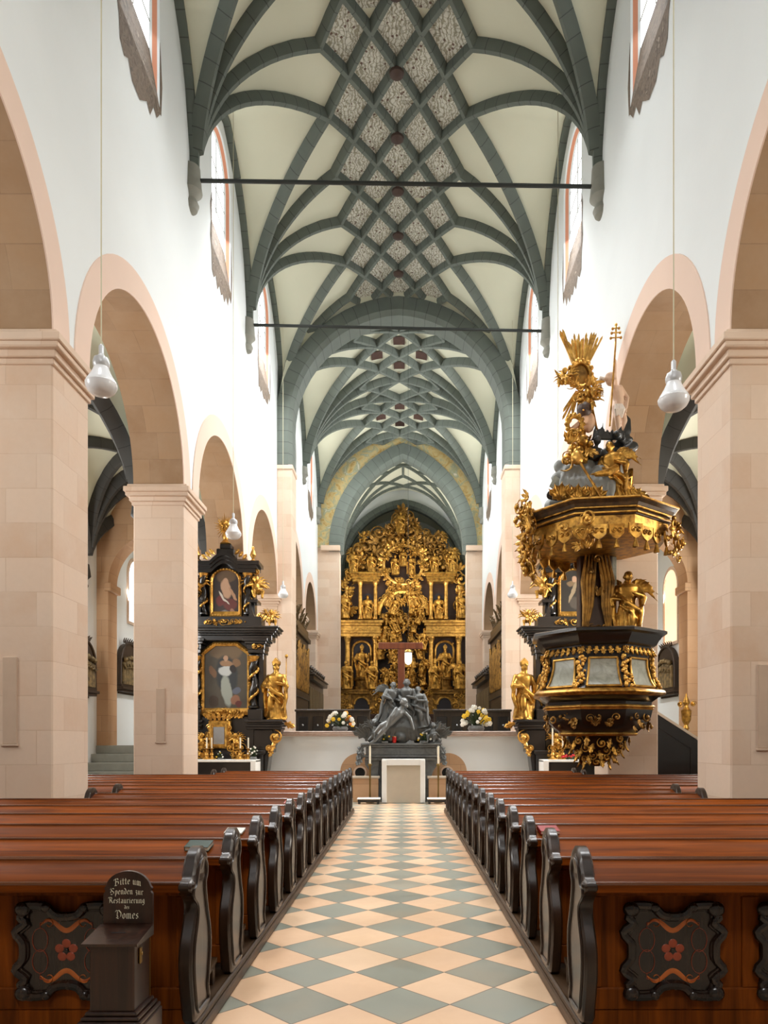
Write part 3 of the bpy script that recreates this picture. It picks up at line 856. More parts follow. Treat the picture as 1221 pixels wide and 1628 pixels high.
# carved panels with bolection frames and inlaid flowers on the two nearest pews
def carved_panel(parent, cx, cz, w, h):
    hw, hh = w/2, h/2
    q = [(-hw*.82, hh), (-hw*.45, hh), (-hw*.34, hh*.93), (-hw*.22, hh*.80), (0, hh*.76)]
    top = q+[(-x, z) for x, z in reversed(q[:-1])]
    r = [(hw*.82, hh), (hw*.84, hh*.84), (hw*.9, hh*.74), (hw*.80, hh*.62), (hw*1.0, hh*.42), (hw*.86, hh*.2), (hw*.84, 0)]
    right = r+[(x, -z) for x, z in reversed(r[:-1])]
    out = top+right[1:]
    out += [(-x, -z) for x, z in out[1:]][:]
    ring = [p for k, p in enumerate(out) if k == 0 or (abs(p[0]-out[k-1][0])+abs(p[1]-out[k-1][1])) > 1e-4]
    if abs(ring[0][0]-ring[-1][0])+abs(ring[0][1]-ring[-1][1]) < 1e-4: ring = ring[:-1]
    mb = MB(); mb.prism([(cx+x, cz+z) for x, z in ring], -.045, -.02)
    p = mb.build('carved_panel', W_BLACK, parent)
    fr = MB(); rr = smooth_closed(ring, 3)
    path = [(cx+x, -.055, cz+z) for x, z in rr]; fr.tube(path+[path[0]], .026, 8, cap=False, flat=.8)
    path = [(cx+x*.9, -.048, cz+z*.9) for x, z in rr]; fr.tube(path+[path[0]], .010, 6, cap=False)
    for sx in (-1, 1):
        for sz in (-1, 1):
            fr.ell((cx+sx*hw*.84, -.06, cz+sz*hh*.93), (.05, .03, .045), 12, 8)
            fr.ell((cx+sx*hw*.38, -.062, cz+sz*hh*.97), (.03, .024, .03), 10, 6)
    fr.build('panel_frame', W_BLACK, p)
    # inlay: flower, scrolls, strapwork
    il = MB()
    for k in range(5):
        a = PI/2+2*PI*k/5; il.ell((cx+.042*math.cos(a), -.046, cz+.042*math.sin(a)), (.026, .004, .026), 10, 6)
    il.build('inlaid_flower', W_INLAY2, p)
    il = MB(); il.ell((cx, -.050, cz), (.013, .004, .013), 10, 6); il.build('flower_eye', W_BLACK, p)
    for sz in (-1, 1):
        il = MB()
        pts = [(cx-.15+.30*t, -.045, cz+sz*(hh*.56+.030*math.sin(t*2*PI*1.5))) for t in [i/24 for i in range(25)]]
        il.tube(pts, [.003+.012*math.sin(PI*i/24) for i in range(25)], 6, flat=.25)
        for sx in (-1, 1):
            pts = [(cx+sx*(.10+.035*math.cos(a)*(1-a/9)), -.045, cz+sz*(hh*.60+.035*math.sin(a)*(1-a/9))) for a in [i*.45 for i in range(14)]]
            il.tube(pts, .008, 6, flat=.3)
        il.build('inlaid_scroll', W_INLAY, p)
    for sx in (-1, 1):
        il = MB(); X_ = cx+sx*hw*.52
        for sz in (-1, 1):
            pts = [(X_+.045*math.cos(a), -.045, cz+sz*(hh*.24)+.068*math.sin(a)) for a in [2*PI*i/18 for i in range(19)]]
            il.tube(pts, .006, 5, cap=False, flat=.3)
            il.tube([(X_, -.045, cz+sz*(hh*.24+.068)), (X_, -.045, cz+sz*hh*.62), (X_-sx*.05, -.045, cz+sz*hh*.66)], .007, 5, flat=.3)
        il.build('inlaid_strapwork', W_INLAY2, p)
for k in range(5):
    carved_panel(PEWS[1, 0], 1.56+.77*k if k < 3 else 1.56+.77*k, .49, .58, .52) if k < 3 else None
    carved_panel(PEWS[-1, 0], -1.94-.77*k, .49, .58, .52) if k < 3 else None
# the raised wooden floor under each block, with a moulded edge along the aisle
for nm, x0, x1, sx in (('floor_platform_left', -4.0, XAL, 1), ('floor_platform_right', XAR, 3.82, -1)):
    mb = MB(); mb.box(x0, x1, 4.2, 17.2, 0, .098)
    e = x1 if sx > 0 else x0
    lo, hi = sorted((e-sx*.03, e+sx*.02)); mb.box(lo, hi, 3.0, 17.25, .0, .07, bev=.01)
    mb.tube([(e-sx*.01, 3.0, .085), (e-sx*.01, 17.25, .085)], .02, 8)
    struct(mb.build(nm, W_PLINTH))
# books left on the ledges
for lab, col, x, i, side, sz in (('red prayer book lying on a ledge of the right pews by the aisle', lin(150, 24, 20), 1.18, 2, 1, (.16, .11, .03)),
        ('white hymn sheet lying on a ledge of the left pews by the aisle', lin(225, 222, 212), -1.36, 2, -1, (.15, .1, .012)),
        ('dark green hymn book on the second left pew ledge by the aisle', lin(44, 66, 58), -1.40, 1, -1, (.17, .11, .03)),
        ('small red leaflet on a left pew ledge further up the aisle', lin(160, 40, 26), -1.33, 5, -1, (.12, .09, .02))):
    b = thing('prayer_book', lab, 'book', (x, ROWY[i]-.115, .966), 0)
    b.rotation_euler = (.315, 0, .12*side)
    mb = MB(); mb.box(-sz[0]/2, sz[0]/2, -sz[1]/2, sz[1]/2, 0, .003); mb.box(-sz[0]/2, sz[0]/2, -sz[1]/2, sz[1]/2, sz[2]-.003, sz[2]); mb.box(-sz[0]/2, -sz[0]/2+.004, -sz[1]/2, sz[1]/2, 0, sz[2])
    mb.build('cover', plain('book_cover', col, .4), b)
    mb = MB(); mb.box(-sz[0]/2+.004, sz[0]/2-.004, -sz[1]/2+.004, sz[1]/2-.004, .003, sz[2]-.003); mb.build('pages', plain('paper', lin(224, 216, 196), .8, 0, .05), b)

# ------------------------------------------------------------------ donation box with its lettered board
BOXW = m_wood('collection_box_wood', lin(26, 14, 9), lin(66, 36, 22), 'z', .3, 1.5, .35)
t = thing('donation_box', 'dark wooden offering box with a round-topped lettered board by the left pews', 'donation box', (-1.44, 3.68, 0))
mb = MB(); mb.box(-.105, .115, -.11, .11, .36, .70, bev=.006); mb.build('box', BOXW, t)
mb = MB()
for e, a, b in ((.05, 0, .30), (.045, .30, .325), (.032, .325, .345), (.018, .345, .365)): mb.box(-.105-e, .115+e, -.11-e, .11+e, a, b, bev=.006)
mb.build('plinth', BOXW, t)
mb = MB(); mb.prism([(-.135, .69), (-.14, .705), (.09, .745), (.1, .73), (.1, .69)], -.135, .14, 'x'); lid = mb.build('lid', BOXW, t)
mb = MB(); mb.box(-.035, .035, -.015, -.005, .722, .7285, M=T(0, 0, 0)); mb.build('coin_slot', DARK, lid)
mb = MB(); n = 16
pl = [(-.128, .70), (-.128, .90), (-.118, .915), (-.125, .93)]+[(-.118*math.cos(PI*i/n), .925+.095*math.sin(PI*i/n)) for i in range(1, n)]+[(.125, .93), (.118, .915), (.128, .90), (.128, .70)]
mb.prism([(x+.005, z) for x, z in pl], .10, .122)
brd = mb.build('board', BOXW, t)
mb = MB(); mb.box(.116, .124, -.05, -.02, .58, .66, bev=.003); mb.ell((.126, -.035, .63), (.006, .01, .01), 8, 6); mb.box(.116, .119, .108, .111, .36, .70); mb.build('lock_plate', plain('brass', lin(150, 120, 66), .35, .8), t)
# blackletter drawn with a broad pen: strokes per letter on a grid where the small letters are one unit high
GL = {
 'B': (1.15, [[(.05, 1.45), (.3, 1.6), (.3, .15), (.12, .02)], [(.3, 1.5), (.75, 1.55), (.85, 1.2), (.4, .88)], [(.4, .9), (.95, .75), (.95, .3), (.55, 0), (.12, .1)], [(-.1, 1.3), (.0, 1.55), (.2, 1.7)]]),
 'S': (1.05, [[(.9, 1.4), (.6, 1.65), (.2, 1.4), (.3, 1.05), (.75, .75), (.85, .35), (.5, 0), (.1, .15)], [(.1, .9), (.1, .5)], [(-.1, 1.35), (.15, 1.7)]]),
 'R': (1.15, [[(.05, 1.45), (.3, 1.6), (.3, .15), (.1, -.05)], [(.3, 1.5), (.8, 1.5), (.8, 1.0), (.35, .85)], [(.5, .85), (.85, .4), (.9, .1), (1.1, 0)], [(-.12, 1.25), (.05, 1.6)]]),
 'D': (1.15, [[(.1, 1.5), (.6, 1.6), (1.0, 1.1), (.95, .4), (.5, 0), (.1, .2)], [(.3, 1.35), (.25, .6), (.4, .3)], [(-.1, 1.3), (.1, 1.65)]]),
 'i': (.42, [[(.08, .92), (.2, 1.0), (.2, .12), (.32, 0), (.42, .1)], [(.18, 1.3), (.3, 1.36)]]),
 't': (.5, [[(.2, 1.35), (.2, .12), (.34, 0), (.46, .1)], [(.02, .95), (.42, .95)]]),
 'e': (.6, [[(.45, .6), (.5, .85), (.32, 1.0), (.12, .8), (.12, .2), (.3, 0), (.52, .15)], [(.14, .45), (.45, .62)]]),
 'u': (.75, [[(.05, .92), (.16, 1.0), (.16, .15), (.3, 0), (.52, .2)], [(.46, .92), (.54, 1.0), (.54, .12), (.66, 0), (.74, .08)]]),
 'm': (1.05, [[(.04, .9), (.14, 1.0), (.14, .1), (.24, 0)], [(.18, .85), (.38, 1.0), (.48, .9), (.48, .1), (.56, 0)], [(.52, .85), (.72, 1.0), (.82, .88), (.82, .12), (.94, 0), (1.04, .08)]]),
 'n': (.75, [[(.04, .9), (.14, 1.0), (.14, .1), (.24, 0)], [(.18, .85), (.42, 1.0), (.54, .88), (.54, .12), (.66, 0), (.74, .08)]]),
 'r': (.52, [[(.04, .9), (.16, 1.0), (.16, .12), (.28, 0)], [(.2, .85), (.36, 1.0), (.5, .88)]]),
 'p': (.68, [[(.04, .9), (.16, 1.0), (.16, -.45), (.08, -.55)], [(.18, .85), (.42, 1.0), (.54, .8), (.54, .2), (.36, 0), (.16, .12)]]),
 'd': (.66, [[(.1, 1.5), (.3, 1.35), (.52, .95), (.52, .2), (.34, 0), (.12, .18), (.12, .8), (.34, .98)]]),
 'z': (.58, [[(.08, .9), (.3, 1.0), (.46, .85), (.2, .52)], [(.2, .55), (.48, .35), (.44, -.2), (.16, -.4)]]),
 's': (.55, [[(.46, .88), (.3, 1.0), (.12, .8), (.2, .6), (.42, .42), (.44, .18), (.26, 0), (.08, .14)]]),
 'a': (.66, [[(.12, .88), (.3, 1.0), (.48, .85), (.48, .12), (.6, 0), (.68, .08)], [(.46, .55), (.2, .5), (.1, .25), (.24, 0), (.46, .2)]]),
 'g': (.66, [[(.48, .95), (.26, 1.0), (.12, .8), (.12, .3), (.28, .12), (.48, .3)], [(.48, 1.0), (.5, -.2), (.3, -.5), (.08, -.35)]]),
 'o': (.62, [[(.3, 1.0), (.1, .8), (.1, .2), (.3, 0), (.5, .2), (.5, .8), (.3, 1.0)]]),
 '.': (.3, [[(.08, .05), (.16, .12)]]), ' ': (.4, [])}
def blackletter(mb, text, cx, cz, size, yf, arc=0.0, gap=.1):
    W = sum(GL[c][0]+gap for c in text)*size; x = -W/2; nb = (math.cos(.7)*.085*size, math.sin(.7)*.085*size)
    for c in text:
        w, strokes = GL[c]
        for st in strokes:
            for (ax, az), (bx, bz) in zip(st[:-1], st[1:]):
                q = []
                for px, pz, sg in ((ax, az, -1), (ax, az, 1), (bx, bz, 1), (bx, bz, -1)):
                    X = x+px*size+sg*nb[0]; Z = pz*size+sg*nb[1]
                    Z -= arc*X*X
                    q.append((cx+X, cz+Z))
                mb.prism(q, yf-.0012, yf)
        x += (w+gap)*size
mb = MB()
blackletter(mb, 'Bitte um', .005, .952, .023, .0995, 2.2)
blackletter(mb, 'Spenden zur', .0, .900, .0205, .0995, .6)
blackletter(mb, 'Restaurierung', .0, .853, .0195, .0995)
blackletter(mb, 'des', .0, .823, .0125, .0995)
blackletter(mb, 'Domes.', .008, .772, .027, .0995)
mb.build('lettering', plain('cream_paint', lin(228, 222, 196), .5, 0, .05), brd, smooth=0, fix=False)

# ------------------------------------------------------------------ pendant lamps
GLASS = plain('opal_glass', (.78, .80, .82), .25, 0, .03, 3, Coat_Weight=.3)
CABLE = plain('lamp_cable', lin(196, 190, 160), .5)
CAPM = plain('lamp_cap', lin(190, 192, 194), .35, .2)
def lamp(X, Y, zb, ztop, lab):
    t = thing('pendant_lamp', lab, 'lamp', (X, Y, zb), 0, 'opal pendant lamps of the nave')
    mb = MB(); mb.lathe([(.05, .0), (.115, .012), (.16, .05), (.186, .10), (.190, .135), (.180, .145), (.178, .16), (.150, .205), (.118, .26), (.095, .31), (.085, .345)], 28)
    mb.build('shade', GLASS, t)
    mb = MB(); mb.lathe([(.085, .335), (.098, .36), (.1, .40), (.085, .45), (.045, .475), (.03, .5), (.03, .60), (.018, .62), (.0, .622)], 24); mb.build('cap', CAPM, t)
    mb = MB(); mb.tube([(0, 0, .60), (0, 0, ztop-zb)], .008, 6); mb.build('cable', CABLE, t)
for px, py, D, lab in ((161, 628, 8.9, 'opal glass pendant lamp hanging in the nearest left arch'), (1071, 652, 9.0, 'opal glass pendant lamp hanging in the nearest right arch'),
        (371, 857, 17.2, 'opal pendant lamp hanging beside the top of the left side altar'), (887, 868, 16.6, 'opal pendant lamp hanging in front of the pulpit canopy'),
        (450, 951, 26.2, 'small distant opal lamp hanging by the left crossing pier'), (815, 951, 26.2, 'small distant opal lamp hanging by the right crossing pier')):
    X = wx(px, D); X = max(X, XL+.25); X = min(X, XR-.25)
    lamp(X, D, wz(py, D), NV.z(X, D)-.02, lab)
# ------------------------------------------------------------------ carved work
GOLD = m_gold('gilded_carving', (.66, .36, .07), (.13, .055, .012), .36, .85, 7)
GOLD2 = m_gold('bright_gilding', (.82, .47, .11), (.30, .14, .03), .32, .85, 6)
GOLDD = m_gold('old_dark_gilding', (.42, .22, .045), (.07, .034, .010), .42, .7, 5)
BACKD = plain('dark_altar_wood', lin(58, 34, 16), .5, .1, .5, 3)
BLACKW = plain('black_altar_wood', lin(26, 23, 21), .28, 0, .3, 4, Coat_Weight=.3)
LEAD = plain('grey_lead_metal', lin(92, 94, 92), .42, .45, .35, 7)
GMARB = m_marble('grey_green_marble', lin(128, 132, 120), lin(176, 178, 166), .25, 4)
DKSTONE = m_marble('dark_grey_marble', lin(78, 80, 78), lin(120, 122, 120), .35, 4)
SKIN = plain('painted_flesh', lin(206, 168, 138), .5, 0, .15, 6)
CLOTH = plain('white_linen', lin(232, 232, 228), .85, 0, .04)
SILVER = plain('silver', lin(190, 192, 194), .25, .9, .15)
WAX = plain('candle_wax', lin(238, 230, 206), .5, 0, .03)
def curl(mb, x, y, z, r, ang, hand, th, turns=1.3, dy=.0):
    n = 22; pts = []; rr = []
    for i in range(n+1):
        t = i/n; a = ang+hand*2*PI*turns*t; q = r*(1-.86*t)
        pts.append((x+q*math.cos(a), y-dy*t, z+q*math.sin(a))); rr.append(th*(.45+.75*t if t > .2 else .25+1.7*t))
    mb.tube(pts, rr, 6); mb.ell(pts[-1], th*1.5, 8, 6)
def leaf(mb, x, y, z, L, ang, w, out=.35, lobes=3):
    # a lobed acanthus leaf that starts at (x,z), runs along ang and curls towards the viewer (-Y)
    n = 9; vs = []; ca, sa = math.cos(ang), math.sin(ang)
    for i in range(n+1):
        t = i/n; u = L*t; hw = w*math.sin(PI*min(1, .08+t*.92))*(1+.35*math.sin(t*lobes*2*PI))
        b = out*L*(t**2)
        for s, d in ((-1, .0), (-.4, .25), (0, .12), (.4, .25), (1, 0)):
            px, pz = u, s*hw
            vs.append((x+px*ca-pz*sa, y-b-d*w, z+px*sa+pz*ca))
    m = 5; fs = [(i*m+k, i*m+k+1, i*m+m+k+1, i*m+m+k) for i in range(n) for k in range(m-1)]
    o = len(vs); vs += [(p[0], p[1]+w*.35, p[2]) for p in vs]
    fs += [(a+o, d+o, c+o, b+o) for a, b, c, d in fs]
    for i in range(n):
        for k in (0, m-1):
            a, b = i*m+k, i*m+m+k; fs.append((a, b, b+o, a+o))
    mb.add(vs, fs)
def carve(mb, pts, size, seed, y=0.0, dy=.1):
    # fill a list of (x,z) places with scrolls, leaves and buds
    r = random.Random(seed)
    for x, z in pts:
        s = size*r.uniform(.7, 1.25); k = r.random(); yy = y-r.uniform(0, dy); a = r.uniform(0, 2*PI)
        if k < .45: curl(mb, x, yy, z, s*.5, a, r.choice((-1, 1)), s*.1, r.uniform(1, 1.5), s*.25)
        elif k < .85:
            for q in (-.6, 0, .6): leaf(mb, x, yy, z, s*.75, a+q, s*.15, .4)
        else: mb.ell((x, yy, z), (s*.16, s*.16, s*.18), 8, 6)
def in_poly(p, poly):
    x, z = p; c = False; n = len(poly)
    for i in range(n):
        (x1, z1), (x2, z2) = poly[i], poly[i-1]
        if (z1 > z) != (z2 > z) and x < (x2-x1)*(z-z1)/(z2-z1)+x1: c = not c
    return c
def scatter(poly, n, seed, step=None):
    r = random.Random(seed); xs = [p[0] for p in poly]; zs = [p[1] for p in poly]; out = []; k = 0
    while len(out) < n and k < n*60:
        k += 1; p = (r.uniform(min(xs), max(xs)), r.uniform(min(zs), max(zs)))
        if in_poly(p, poly) and all((p[0]-q[0])**2+(p[1]-q[1])**2 > (step or 0)**2 for q in out): out.append(p)
    return out
def limb(mb, pts, rs, n=10): mb.tube(pts, rs, n); mb.ell(pts[0], rs[0], 8, 6); mb.ell(pts[-1], rs[-1], 8, 6)
def hand(mb, p, d, s):
    p = Vector(p); d = Vector(d).normalized(); a = d.cross(Vector((0, 0, 1)));  a = a.normalized() if a.length > .1 else Vector((1, 0, 0))
    mb.ell(p+d*s*.25, (s*.24, s*.24, s*.24), 8, 6)
    for k, l in ((-.28, .75), (-.1, .9), (.1, .88), (.28, .7)):
        b = p+a*k*s*.7+d*s*.35; mb.tube([b, b+d*l*s*.45, b+d*l*s*.75+Vector((0, 0, -.12*s))], [s*.1, s*.09, s*.06], 6)
    mb.tube([p+a*s*.2, p+a*s*.42+d*s*.35], [s*.1, s*.07], 6)
def head(mb, c, r, turn=0.0, tilt=0.0, hair=0, beard=False):
    M = Matrix.Translation(c) @ Matrix.Rotation(turn, 4, 'Z') @ Matrix.Rotation(tilt, 4, 'X')
    mb.ell((0, 0, 0), (r*.74, r*.84, r), 14, 10, M=M); mb.ell((0, -r*.18, -r*.52), (r*.48, r*.55, r*.46), 10, 8, M=M)
    mb.tube([(0, -r*.80, r*.22), (0, -r*1.02, -r*.16), (0, -r*.82, -r*.24)], [r*.09, r*.14, r*.12], 6, M=M)
    for s in (-1, 1):
        mb.ell((s*r*.28, -r*.70, r*.14), (r*.13, r*.12, r*.08), 8, 6, M=M); mb.ell((s*r*.3, -r*.70, r*.3), (r*.2, r*.14, r*.06), 8, 6, M=M)
        mb.ell((s*r*.74, 0, 0), (r*.08, r*.16, r*.22), 8, 6, M=M)
    mb.ell((0, -r*.76, -r*.48), (r*.2, r*.12, r*.07), 8, 6, M=M)
    if hair:
        for k in range(14):
            a = PI*.12+PI*.76*k/13+PI*0; 
            mb.ell((r*.72*math.cos(a)*1.05, r*.72*math.sin(a)*.8+.1*r, r*.25-abs(math.cos(a))*r*.3*(1 if hair > 1 else .3)), r*.34, 8, 6, M=M)
        mb.ell((0, r*.15, r*.45), (r*.82, r*.82, r*.66), 12, 8, M=M)
    if beard: mb.ell((0, -r*.5, -r*.95), (r*.42, r*.36, r*.5), 10, 8, M=M)
def figure(seed, pose='stand', wings=False, mitre=False, staff=False, vox=.0125, mats=None, name='saint'):
    # draped standing saint, one unit tall, base at z=0, facing -Y
    r = random.Random(seed); mb = MB(); sw = r.uniform(-.03, .03); lean = r.uniform(-.1, .1)
    ph = r.uniform(0, 6); kf = r.choice((6, 7, 8))
    pr = [(.155, 0), (.175, .04), (.165, .16), (.15, .30), (.13, .44), (.115, .52), (.125, .60), (.15, .70), (.155, .755), (.12, .80), (.06, .83), (.045, .86)]
    mb.lathe(pr, 32, 0, 0, 0, sy=.78, fn=lambda t, z: 1+(.13*math.cos(kf*t+ph+z*4)+.06*math.cos(3*t+z*9+ph))*(1-z)*(1.15 if z < .55 else .6))
    # cloak edges and knee
    mb.ell((.05*(1 if sw > 0 else -1), -.115, .30), (.06, .06, .16), 10, 8)
    for s in (-1, 1):
        pts = [(s*.13, .0, .77), (s*.185, -.02, .60), (s*.20, -.03, .40), (s*(.17+sw), -.06, .20), (s*(.19+sw), -.05, .05)]
        mb.tube(pts, [.045, .055, .05, .045, .03], 8, flat=.7)
    mb.tube([(-.15, -.05, .66), (-.02, -.15, .52), (.14, -.09, .42), (.19, -.03, .34)], [.03, .042, .042, .03], 8)
    mb.tube([(-.11, -.11, .5), (.02, -.16, .40), (.13, -.11, .28)], [.02, .032, .02], 8)
    head(mb, (lean*.3, -.02, .915), .078, lean*5, 0, 0 if mitre else 2, seed % 2 == 0)
    mb.tube([(0, 0, .8), (lean*.2, -.01, .88)], .04, 8)
    if mitre: mb.prism([(-.062, .955), (.062, .955), (.075, 1.02), (0, 1.10), (-.075, 1.02)], -.05, .03, M=T(lean*.3, 0, 0))
    up = r.random()
    for s in (-1, 1):
        raised = (s > 0) == (up < .5) and r.random() < .6
        e = (s*.225, -.06, .60); h = (s*.25, -.15, .76) if raised else (s*.09, -.19, .60+.04*s)
        limb(mb, [(s*.14, 0, .76), e, h], [.05, .044, .028]); mb.tube([e, (e[0]*.9, e[1]-.02, e[2]-.12)], [.05, .03], 8)
        hand(mb, h, (h[0]-e[0], h[1]-e[1], h[2]-e[2]), .07)
    if staff: mb.tube([(.24, -.16, .02), (.26, -.15, 1.08)], .012, 6); mb.lathe([(.0, 0), (.03, .01), (.03, .05), (.0, .07)], 8, .26, -.15, 1.07)
    if wings:
        for s in (-1, 1):
            for k in range(7):
                a = PI*(.10+.085*k); L = .42-.035*k
                mb.tube([(s*.06, .07, .74-.02*k), (s*(.06+.6*L*math.cos(a-.5)), .12, .74+.6*L*math.sin(a-.4)), (s*(.06+L*math.cos(a-.75)), .10, .72+L*math.sin(a-.75))], [.02, .036, .008], 6, flat=.45)
    mb.ell((0, 0, .015), (.2, .16, .03), 14, 6)
    return remeshed(mb, name, vox, mats or GOLD)
SAINTS = [figure(11), figure(12, mitre=True, staff=True), figure(13), figure(14, mitre=True), figure(15, staff=True), figure(17, wings=True)]
def putto(seed, mats=None, name='putto', vox=.02):
    # plump seated child angel, about one unit tall, facing -Y
    r = random.Random(seed); mb = MB()
    mb.ell((0, 0, .38), (.2, .17, .26), 12, 8); mb.ell((0, -.06, .28), (.2, .17, .18), 12, 8)
    head(mb, (0, -.04, .78), .17, r.uniform(-.6, .6), r.uniform(-.2, .2), 1)
    for s in (-1, 1):
        up = r.random() < .5
        limb(mb, [(s*.18, 0, .55), (s*.36, -.05, .5 if not up else .68), (s*.46, -.16, .42 if not up else .88)], [.085, .07, .045]); hand(mb, (s*.46, -.16, .42 if not up else .88), (s*.3, -.3, .5 if up else -.2), .11)
        limb(mb, [(s*.12, -.05, .2), (s*.22, -.32, .2), (s*.18, -.34, -.06)], [.12, .1, .055]); mb.ell((s*.18, -.4, -.1), (.05, .1, .04), 8, 6)
        for k in range(5):
            a = PI*(.05+.11*k); mb.tube([(s*.08, .12, .52), (s*(.12+.42*math.cos(a)), .2, .55+.42*math.sin(a)), (s*(.14+.62*math.cos(a-.25)), .17, .52+.62*math.sin(a-.25))], [.03, .06, .012], 6, flat=.4)
    mb.tube([(-.2, -.1, .25), (0, -.24, .3), (.24, -.1, .36), (.36, .05, .2)], [.05, .08, .07, .03], 8)
    return remeshed(mb, name, vox, mats or GOLD)
PUTTI = [putto(3), putto(5), putto(9)]
def column(mb, x, y, z0, z1, r, n=16, base=True):
    h = z1-z0
    mb.lathe([(r*1.35, 0), (r*1.35, .04*h), (r*1.05, .06*h), (r*1.15, .09*h), (r*.96, .11*h), (r*1.0, .35*h), (r*.86, .86*h), (r*1.0, .87*h), (r*.9, .89*h), (r*1.3, .97*h), (r*1.4, .975*h), (r*1.4, h)], n, x, y, z0)
def twisted(x, y, z0, z1, r, turns=3.0):
    mb = MB(); h = z1-z0; n = 60; pts = [(x+.32*r*math.cos(2*PI*turns*i/n), y+.32*r*math.sin(2*PI*turns*i/n), z0+h*i/n) for i in range(n+1)]
    mb.tube(pts, r*.8, 12)
    mb.lathe([(r*1.3, 0), (r*1.3, .03*h), (r*.9, .05*h)], 14, x, y, z0); mb.lathe([(r*.9, -.05*h), (r*1.35, -.01*h), (r*1.35, 0)], 14, x, y, z1)
    g = MB(); pts = [(x+1.02*r*math.cos(2*PI*turns*i/90+2.2), y+1.02*r*math.sin(2*PI*turns*i/90+2.2), z0+h*.05+h*.9*i/90) for i in range(91)]
    g.tube(pts, r*.30, 8)
    for i in range(3, 90, 6):
        p = pts[i]; g.ell(p, (r*.34, r*.34, r*.42), 8, 6)
    g.lathe([(r*.95, -.13*h), (r*1.15, -.10*h), (r*1.0, -.09*h), (r*1.3, -.05*h), (r*1.5, -.02*h), (r*1.3, -.015*h)], 12, x, y, z1)
    return mb, g
def moulding(mb, x0, x1, y0, y1, steps):
    for e, a, b in steps: mb.box(x0-e, x1+e, y0-e, y1, a, b, bev=min(.012, (b-a)*.3))

# ------------------------------------------------------------------ the high altar
HA_Y = 45.0; HU = HA_Y/F
def U(px): return (px-641)*HU
def Zp(py): return EYE-(py-VY)*HU
ha = thing('high_altar', 'towering gilded carved altarpiece filling the far end of the choir', 'altar', (wx(641, HA_Y), HA_Y, 1.0))
HB = lambda z: z-1.0
def up(x, py): return (U(x), HB(Zp(py)))
outl = [(541, 1168), (541, 1010), (545, 990), (547, 925), (556, 915), (561, 888), (570, 866), (588, 850), (603, 845), (618, 842), (630, 820), (646, 817), (654, 830), (662, 845), (690, 850), (707, 864), (718, 885), (724, 912), (736, 925), (738, 990), (742, 1010), (742, 1168)]
mb = MB(); mb.prism([up(*p) for p in outl], .35, .75); mb.box(U(541), U(742), .0, .75, 0, HB(Zp(1160))); mb.build('backboard', BACKD, ha)
rnd = random.Random(5)
mb = MB(); mb.box(U(538), U(745), -.9, .36, 0, HB(Zp(1142)), bev=.03)
moulding(mb, U(540), U(743), -.9, .3, ((.05, HB(Zp(1142)), HB(Zp(1139))), (.1, HB(Zp(1139)), HB(Zp(1136)))))
mb.build('base', BACKD, ha)
nicheM = plain('niche_shadow_blue', lin(44, 40, 44), .7)
